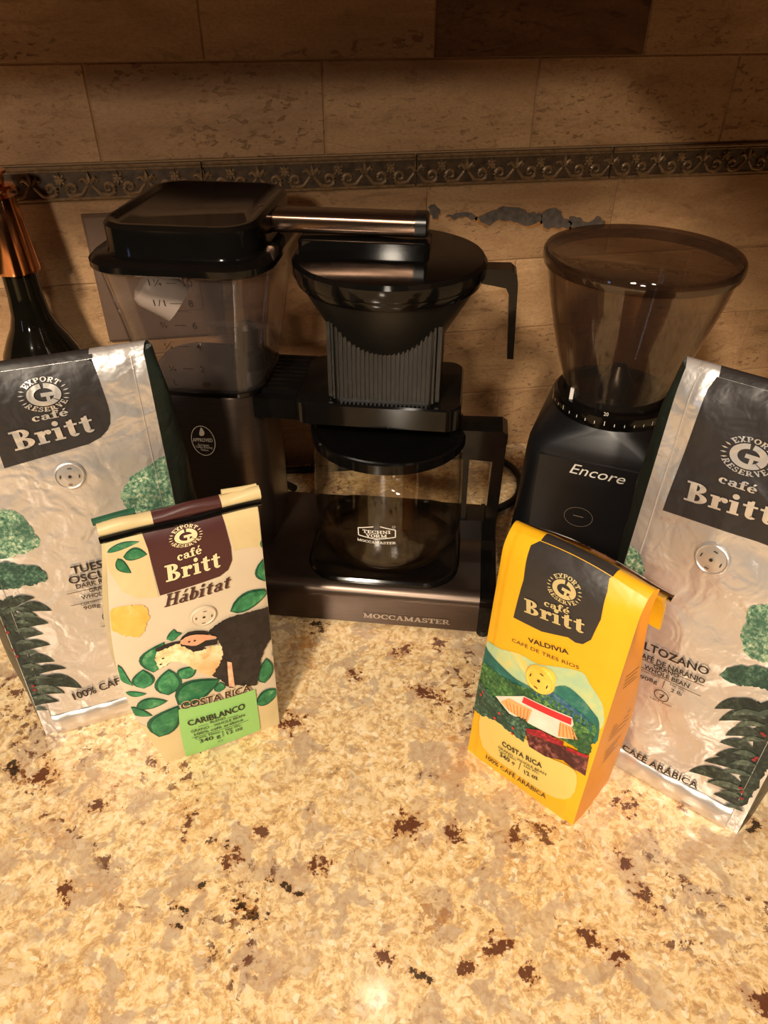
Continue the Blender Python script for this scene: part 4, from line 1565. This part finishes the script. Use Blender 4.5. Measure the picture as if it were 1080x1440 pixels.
sl.texts('K2', [('|', (437, 437), (830, 342), 0), ('|', (462, 513), (840, 424), 0), ('|', (683, 458), (693, 512), 0), ('Cont Neto:', (530, 512), (655, 480), 20), ('Net Wt.:', (716, 458), (800, 438), 20), ('908g', (548, 540), (655, 516), 30),
                ('2 lb', (728, 500), (790, 485), 30), ('8', (690, 604), (722, 597), 42), ('TUESTE / ROAST', (660, 655), (770, 628), 15)], M_INK, bold=.010, k=.86)
pr = Print(sl, 4)
pr.ring(K('K2', (706, 580))[0], .0042, .0042, .0006)
sl.put(pr, 'roast_ring', M_INK)
sl.texts('K2', [('100% CAFÉ ARÁBICA', (487, 1127), (1140, 890), 50)], M_INK)
silver_trim(sl)
# ---- silver bag on the right
sr_ = Bag('coffee_bag', 'tall silver coffee bag in front of the grinder', (803, 1038), (1030, 1170), .1275, .3035, 7, .078, .010, .016, .006, .00042, 8, tfac=.72,
          front=M_SILVER, side=M_DKGREEN, back=M_DKGREEN)
q = [sr_.st(*p) for p in K('K7', (752, 152), (700, 200), (650, 330), (560, 580), (432, 920))]
q2 = [sr_.st(*p) for p in K('K7', (432, 920), (700, 1010), (1000, 1108), (1060, 1112))]
wR = sr_.W - q2[0][0] + .004
pp = Print(sr_, 1)
tl_ = q[0][0] + .004
pp.poly([q2[0], q2[1], q2[2], (wR - .012, q2[2][1] - .001), (wR - .003, q2[2][1] + .004), (wR, q2[2][1] + .012), (wR - .002, .22), (wR - .008, sr_.H), (q[1][0] + .002, sr_.H), q[1], q[2], q[3]], px=False, step=.004)
sr_.put(pp, 'logo_panel', M_CHAR)
sr_.top_band(q[1][0] / sr_.W + .015, (wR - .008) / sr_.W, M_CHAR)
sr_.crest('K7', (948, 598), (772, 565), M_FOILINK)
sr_.brand('K7', ((765, 748), (990, 822)), 72, ((560, 852), (1100, 1012)), 140, M_FOILINK)
sr_.valve('K7', (727, 1208), (832, 1225), M_SILSMOOTH)
sr_.shape('K7', [(60, 1010), (120, 1020), (185, 1065), (240, 1130), (300, 1200), (325, 1280), (270, 1335), (150, 1250), (40, 1190)], M_TREE, 'printed_tree', 1, 3, .0009, 5)
sr_.shape('K8', [(835, 215), (900, 195), (1040, 190), (1100, 330), (1080, 500), (900, 490), (830, 450), (800, 350), (830, 290)], M_TREE, 'printed_tree', 1, 3, .0009, 6)
sr_.shape('K8', [(690, 560), (760, 522), (850, 512), (960, 530), (1060, 560), (1060, 660), (900, 632), (800, 618), (730, 592)], M_TREED, 'printed_tree', 2, 3, .0009, 7)
sr_.shape('K8', [(880, 720), (960, 740), (1010, 800), (990, 960), (930, 1100), (870, 1200), (815, 1268), (780, 1200), (800, 1100), (850, 1000), (880, 880)], M_PLANT, 'printed_plant', 1, 3, .0012, 8)
for a, b2, wd in (((905, 745), (662, 742), 60), ((930, 770), (760, 690), 50), ((925, 805), (685, 805), 60), ((925, 885), (720, 885), 60), ((885, 975), (688, 920), 60), ((885, 1020), (665, 990), 60), ((860, 1075), (605, 1020), 55), ((815, 1145), (525, 1075), 80),
                  ((800, 1185), (620, 1130), 60), ((810, 1262), (655, 1195), 50), ((890, 740), (1000, 690), 50)):
    sr_.leaf('K8', a, b2, wd * 1.1, M_PLANT, bend=-.14)
    sr_.leaf('K8', (a[0] + 10, a[1] + 25), (a[0] * .35 + b2[0] * .65, a[1] * .35 + b2[1] * .65 + 35), wd * .55, M_PLANTL, layer=3, bend=-.12)
dots(sr_, 'K8', [(930, 880), (920, 870), (890, 1000), (875, 1010), (805, 1160), (812, 1180), (810, 1215)], .0013, M_BERRY, 'printed_berries')
sr_.texts('K8', [('ALTOZANO', (240, 400), (632, 562), 56), ('CAFÉ DE NARANJO', (250, 456), (612, 606), 38), ('GRANO', (340, 522), (475, 576), 30), ('WHOLE BEAN', (290, 522), (528, 630), 30)], M_INK)
sr_.texts('K8', [('|', (262, 466), (610, 618), 0), ('|', (270, 514), (592, 672), 0), ('|', (400, 590), (388, 628), 0), ('Cont Neto:', (276, 537), (375, 580), 17), ('Net Wt.:', (428, 612), (510, 650), 17), ('908g', (270, 577), (360, 608), 30),
                 ('2 lb', (432, 648), (490, 672), 30), ('7', (370, 682), (396, 694), 40), ('TUESTE / ROAST', (318, 682), (437, 734), 14)], M_INK, bold=.010, k=.86)
pr = Print(sr_, 4)
pr.ring(K('K8', (382, 670))[0], .0052, .0045, .0006)
sr_.put(pr, 'roast_ring', M_INK)
sr_.texts('K8', [('100% CAFÉ ARÁBICA', (48, 882), (572, 1166), 44)], M_INK)

silver_trim(sr_)
# ---- yellow bag
ye = Bag('coffee_bag', 'yellow coffee bag with farm landscape print in front of the grinder', (657, 1055), (805, 1162), .0925, .2050, 4, .050, .012, .004, .006, .00012, 5, tfac=.70,
         front=M_YELLOW, side=M_ORANGE, back=M_ORANGE, crown=.005, dome=.007, seam=.006, lift=.25)
YS = lambda c, pts, mat, nm, ly=1, sm=3, jag=0.0, sd=0: ye.shape(c, pts, mat, nm, ly, sm, jag, sd, .004)
pq = [ye.st(*q_) for q_ in K('K5', (335, 240), (290, 450), (228, 680), (400, 765), (560, 800), (605, 832), (650, 842), (700, 815), (760, 690), (800, 520), (812, 440))]
pp = Print(ye, 2)
pp.poly([(pq[0][0] + .004, ye.H)] + [tuple(q_) for q_ in pq] + [(pq[-1][0] + .001, ye.H)], px=False, step=.0022)
ye.put(pp, 'logo_panel', M_CHAR2)
ye.top_band((pq[0][0] + .004) / ye.W, (pq[-1][0] + .001) / ye.W, M_CHAR2)
ye.crest('K5', (540, 505), (430, 478), M_GOLDINK)
ye.brand('K5', ((418, 602), (572, 658)), 56, ((298, 642), (668, 778)), 100, M_GOLDINK)
ye.texts('K5', [('VALDIVIA', (322, 826), (568, 902), 38)], M_INK)
ye.texts('K5', [('CAFÉ DE TRES RÍOS', (222, 822), (630, 992), 28)], M_BROWNINK, bold=0)
YS('K6', [(150, 90), (250, 125), (350, 150), (450, 205), (560, 220), (690, 250), (730, 310), (800, 420), (805, 540), (740, 560), (540, 480), (300, 400), (140, 330)], M_SKY, 'printed_sky', 1)
YS('K6', [(140, 90), (180, 130), (270, 230), (340, 290), (430, 345), (300, 370), (110, 330)], M_TEAL, 'printed_mountain', 2)
YS('K6', [(520, 345), (600, 322), (680, 380), (740, 450), (785, 525), (760, 640), (650, 520), (560, 420)], M_TEAL, 'printed_mountain', 2)
YS('K6', [(420, 360), (520, 350), (620, 420), (720, 500), (745, 560), (640, 500), (520, 420)], M_HILLB, 'printed_hill', 3)
YS('K6', [(105, 230), (170, 200), (260, 270), (380, 330), (480, 360), (620, 450), (740, 520), (770, 560), (745, 640), (720, 700), (600, 620), (380, 560), (105, 450)], M_HILL, 'printed_hill', 3, 3, .0008, 9)
YS('K6', [(400, 250), (470, 215), (540, 250), (550, 300), (500, 345), (430, 340), (395, 300)], M_SUN, 'printed_sun', 3)
YS('K6', [(225, 375), (380, 375), (640, 490), (668, 610), (560, 600), (400, 520), (300, 470)], M_WHITEP, 'printed_farmyard', 4, 0)
YS('K6', [(380, 378), (640, 495), (636, 530), (370, 408)], M_RED, 'printed_red_roof', 5, 0)
YS('K6', [(255, 405), (300, 385), (425, 450), (400, 515), (300, 455)], M_TILEP, 'printed_roof', 5, 0)
YS('K6', [(575, 512), (645, 545), (672, 612), (565, 592)], M_TILEP, 'printed_roof', 5, 0)
YS('K6', [(430, 540), (480, 495), (560, 545), (520, 520), (470, 470), (560, 520), (560, 580)], M_TILEP, 'printed_roof', 5, 0) if False else None
pr = Print(ye, 6)
for k in range(7):
    f = k / 6
    pr.line(*K('K6', (285 + 120 * f, 400 + 48 * f), (300 + 95 * f, 450 + 58 * f)), .0006)
for k in range(5):
    f = k / 4
    pr.line(*K('K6', (580 + 60 * f, 520 + 28 * f), (572 + 92 * f, 588 + 20 * f)), .0006)
ye.put(pr, 'printed_roof_stripes', M_STRIPE)
YS('K6', [(108, 280), (150, 300), (230, 390), (290, 470), (395, 500), (385, 620), (330, 590), (230, 510), (105, 440)], M_TREED, 'printed_foliage', 5, 3, .001, 11)
YS('K6', [(655, 520), (740, 560), (745, 660), (690, 690), (655, 620)], M_HILL, 'printed_foliage', 5, 3, .0008, 12)
YS('K6', [(145, 470), (250, 520), (390, 610), (500, 700), (600, 745), (665, 800), (632, 925), (500, 905), (300, 770), (155, 650)], M_TANP, 'printed_banner', 4, 3)
YS('K6', [(388, 560), (480, 595), (610, 650), (600, 722), (500, 700), (410, 645)], M_BASKET, 'printed_basket', 6, 0)
YS('K6', [(606, 655), (735, 700), (715, 805), (598, 725)], M_BASKET, 'printed_basket', 6, 0)
YS('K6', [(395, 545), (470, 555), (600, 620), (595, 645), (480, 600), (400, 570)], M_CHERRY, 'printed_cherries', 7, 0)
YS('K6', [(615, 645), (735, 690), (728, 705), (612, 665)], M_CHERRY, 'printed_cherries', 7, 0)
dots(ye, 'K6', [(160, 350), (150, 365), (225, 490), (250, 465), (325, 545), (320, 575)], .0011, M_RED, 'printed_berries', 7)
ye.valve('K6', (465, 288), (540, 300), M_SUN)
ye.texts('K6', [('COSTA RICA', (266, 636), (482, 760), 34), ('340 g', (253, 694), (335, 748), 28), ('12 oz', (388, 792), (462, 826), 28), ('100% CAFÉ ARÁBICA', (178, 708), (502, 926), 28)], M_INK, layer=8)
ye.texts('K6', [('GRANO · WHOLE BEAN', (245, 650), (505, 800), 20), ('Cont. Neto:', (248, 668), (345, 722), 16), ('Net Wt.:', (385, 752), (468, 795), 18), ('|', (368, 728), (356, 768), 0)], M_INK, layer=8, bold=.010, k=.8)
# folded tail behind the top with its tin tie, small-print lines on the orange side
sa = lambda f, dn, bkk: ye.conv(ye.P(ye.W * f, ye.H, 0) + ye.bk * bkk - np.array([0, 0, 1]) * dn)
mb = MB()
lo = []
for f in np.linspace(-.02, 1.05, 20):
    wob = .002 * math.sin(f * 9)
    lo.append([sa(f, .003, .010), sa(f, .006, .016 + wob), sa(f, .018, .022 + wob), sa(f, .038, .026), sa(f, .038, .023), sa(f, .018, .019 + wob), sa(f, .008, .012)])
mb.loft(lo)
mb.build('folded_tail', M_YELLOW, ye.rt, angle=60)
mb = MB()
mb.tube([sa(f, .010, .0215) for f in np.linspace(-.02, 1.075, 10)], .0024, 8)
mb.build('tin_tie', M_CHROME, ye.rt)


class GussetSurf:
    def __init__(self, bag, sd):
        self.b, self.sd = bag, sd

    def P(self, s, t, off):
        b2 = self.b
        return b2.side(self.sd, t, s) + b2.u * (off if self.sd else -off)


gs = GussetSurf(ye, 1)
pr = Print(gs, 1)
for t0, n_, k0, k1 in ((.140, 4, .35, .85), (.092, 5, .3, .8), (.066, 4, .3, .7)):
    for i in range(n_):
        t = t0 - i * .0036
        pr._add([(k0, t), (k1 - .06 * (i % 3), t), (k1 - .06 * (i % 3), t + .0007), (k0, t + .0007)], [(0, 1, 2, 3)])
pr.build('small_print', M_BROWNINK, ye.rt, ye.conv)

# ---- cream bag
cr = Bag('coffee_bag', 'small cream coffee bag with printed leaves and monkeys and a rolled top', (235, 1072), (393, 1018), .0890, .2060, 5, .044, .010, .004, .008, .00014, 11,
         front=M_CREAML, side=M_CREAM, back=M_CREAM, topw=.085, seam=0, bow=.015)
CS = lambda c, pts, mat, nm, ly=1, sm=3, jag=0.0, sd=0: cr.shape(c, pts, mat, nm, ly, sm, jag, sd, .004)
CS('K3', [(60, 330), (250, 290), (300, 430), (360, 690), (250, 700), (160, 660), (60, 500)], M_CREAM, 'printed_cream_band', 1, 0)
CS('K3', [(650, 190), (880, 110), (960, 260), (960, 420), (840, 420), (770, 440), (700, 240)], M_CREAM, 'printed_cream_band', 1, 0)
CS('K4', [(0, 560), (300, 700), (1040, 480), (1040, 760), (400, 940), (200, 860)], M_CREAM, 'printed_cream_band', 1, 3)
CS('K3', [(225, 250), (262, 330), (300, 430), (365, 682), (690, 577), (735, 542), (756, 490), (750, 420), (700, 240), (655, 150), (640, 120)], M_BROWNP, 'logo_panel', 2, 0)
cr.crest('K3', (505, 358), (408, 375), M_CREAMINK)
cr.brand('K3', ((462, 492), (594, 448)), 60, ((398, 606), (700, 520)), 98, M_CREAMINK)
pr = Print(cr, 4)
pr.slab('Hábitat', *K('K3', (388, 743), (745, 634)), cr.h('K3', (560, 680), 68), shear=.25)
cr.put(pr, 'blend_lettering', M_BROWNINK)
CS('K3', [(95, 770), (140, 740), (220, 735), (295, 750), (300, 820), (255, 905), (130, 885), (90, 840)], M_OCHRE, 'printed_wash', 2, 3, .0008, 13)
for c, a, b2, wd, bd in (('K3', (165, 472), (296, 458), 60, .1), ('K3', (70, 450), (255, 388), 30, .05), ('K3', (135, 480), (210, 560), 40, -.1), ('K3', (745, 768), (968, 648), 105, .05), ('K3', (960, 725), (1010, 650), 50, 0), ('K3', (925, 480), (975, 608), 80, -.1), ('K3', (915, 380), (950, 440), 30, 0),
                         ('K4', (330, 405), (388, 238), 90, .15), ('K4', (278, 492), (272, 388), 85, 0), ('K4', (412, 528), (412, 385), 105, 0), ('K4', (480, 440), (560, 370), 80, .1), ('K4', (462, 580), (692, 438), 150, .12), ('K4', (235, 595), (408, 558), 75, .1), ('K4', (178, 512), (294, 520), 36, -.08),
                         ('K4', (196, 592), (325, 640), 55, -.08), ('K4', (360, 755), (465, 582), 130, .05), ('K4', (136, 362), (220, 478), 40, -.1), ('K4', (935, 462), (940, 325), 82, 0), ('K4', (885, 575), (1020, 500), 110, .06), ('K4', (1000, 330), (990, 250), 40, 0), ('K4', (945, 235), (1010, 140), 60, -.1), ('K4', (400, 225), (485, 190), 40, .1), ('K4', (430, 235), (440, 168), 40, 0), ('K4', (690, 510), (690, 455), 50, 0)):
    cr.leaf(c, a, b2, wd * 1.14, M_LEAFD, 'printed_leaf', 2, bd)
    am = (a[0] * .96 + b2[0] * .04, a[1] * .96 + b2[1] * .04)
    cr.leaf(c, am, (a[0] * .05 + b2[0] * .95, a[1] * .05 + b2[1] * .95), wd * .88, M_LEAF, 'printed_leaf', 3, bd)
CS('K4', [(635, 172), (720, 110), (850, 72), (1030, 45), (1030, 140), (955, 235), (912, 330), (890, 470), (780, 468), (765, 482), (738, 482), (690, 440), (645, 412), (655, 370), (695, 330), (700, 290), (690, 240), (640, 200)], M_MONK, 'printed_monkey', 4, 2, .0005, 14)
CS('K4', [(345, 268), (430, 236), (500, 232), (600, 262), (600, 300), (430, 300), (350, 290)], M_MONK, 'printed_monkey_hair', 4, 2)
CS('K4', [(335, 320), (345, 290), (400, 268), (460, 245), (540, 282), (600, 275), (690, 248), (702, 320), (660, 395), (640, 420), (590, 405), (500, 352), (430, 340), (362, 378)], M_FUR, 'printed_monkey_fur', 5, 2, .0006, 15)
CS('K4', [(470, 225), (515, 180), (590, 172), (640, 185), (600, 200), (520, 210)], M_MONK, 'printed_monkey_hair', 5, 2)
CS('K4', [(545, 288), (480, 235), (560, 255), (610, 225), (675, 215), (672, 245), (600, 258)], M_MONK, 'printed_monkey_hair', 6, 0)
CS('K4', [(470, 238), (500, 205), (560, 190), (640, 195), (672, 208), (610, 222), (560, 250), (510, 248)], M_FACE, 'printed_monkey_face', 7, 2)
dots(cr, 'K4', [(378, 318), (366, 350), (520, 228), (550, 222)], .0007, M_MONK, 'printed_eyes', 8)
CS('K4', [(728, 340), (752, 345), (770, 478), (738, 475)], M_FACE, 'printed_branch', 5, 0)
CS('K4', [(465, 602), (880, 492), (908, 705), (905, 715), (508, 868)], M_GREENLBL, 'printed_label', 4, 0)
cr.texts('K4', [('COSTA RICA', (478, 592), (852, 490), 42)], M_CREAMINK, layer=8, bold=.05)
cr.texts('K4', [('COSTA RICA', (478, 592), (852, 490), 42)], M_BROWNINK, layer=9)
cr.texts('K4', [('CARIBLANCO', (518, 686), (824, 592), 36)], M_INK, layer=7)
cr.texts('K4', [('BLEND', (636, 673), (718, 649), 20), ('GRANO - WHOLE BEAN', (533, 724), (822, 633), 20), ('100% café arábica', (552, 740), (812, 657), 20), ('Cont. Neto:', (555, 760), (692, 722), 18), ('340 g', (580, 780), (692, 746), 28), ('Net Wt.:', (720, 714), (806, 684), 18), ('12 oz', (728, 734), (812, 704), 28),
                ('|', (535, 752), (840, 655), 0), ('|', (700, 712), (706, 745), 0), ('|', (570, 690), (625, 674), 0), ('|', (728, 645), (785, 628), 0)], M_INK, layer=7, bold=.010, k=.78)
pr = Print(cr, 7)
pr.ring(K('K4', (690, 768))[0], .0018, .0013, .0003)
cr.put(pr, 'printed_mark', M_INK)
cr.valve('K3', (600, 790), (668, 775), M_CREAML)
# rolled top
ca = lambda f, up, bkk: cr.conv(cr.P(cr.W * f, cr.H, 0) + cr.bk * bkk + np.array([0, 0, 1]) * up)
for f0, f1, mat in ((-.03, .31, M_CREAM), (.31, .76, M_BROWNP), (.76, 1.03, M_CREAM)):
    mb = MB()
    lo = []
    for f in np.linspace(f0, f1, 8):
        wob = .0012 * math.sin(f * 14)
        base = [(-.002, -.001), (-.004, .002), (-.003, .0052 + wob), (.001, .0072 + wob), (.004, .006), (.006, .002), (.004, -.003), (.001, -.004)]
        lo.append([ca(f, z, y) for y, z in base])
    mb.loft(lo)
    mb.build('rolled_top', mat, cr.rt, angle=70)
mb = MB()
mb.tube([ca(f, -.0022 + .0006 * math.sin(f * 9), -.0036) for f in np.linspace(-.035, 1.02, 14)], .0026, 8, flat=(1, .8))
mb.build('roll_shadow_band', M_BLACK, cr.rt)  # black tube standing in for the shadow gap under the roll
mb = MB()
mb.tube([ca(f, .0065 + .001 * math.sin(f * 7), .005) for f in np.linspace(-.05, .22, 8)], .0024, 8)
mb.build('rolled_edge', M_LEAFD, cr.rt)
mb = MB()
mb.tube([ca(f, .0075 + .0008 * math.sin(f * 11), .003) for f in np.linspace(.78, 1.02, 8)], .0018, 8)
mb.build('rolled_edge', M_CREAM, cr.rt)

for o in bpy.data.objects:
    if o.name.split('.')[0] in ('printed_berries', 'printed_roof_stripes', 'small_print', 'grip_ribs', 'scale_ticks'):
        o['kind'] = 'stuff'
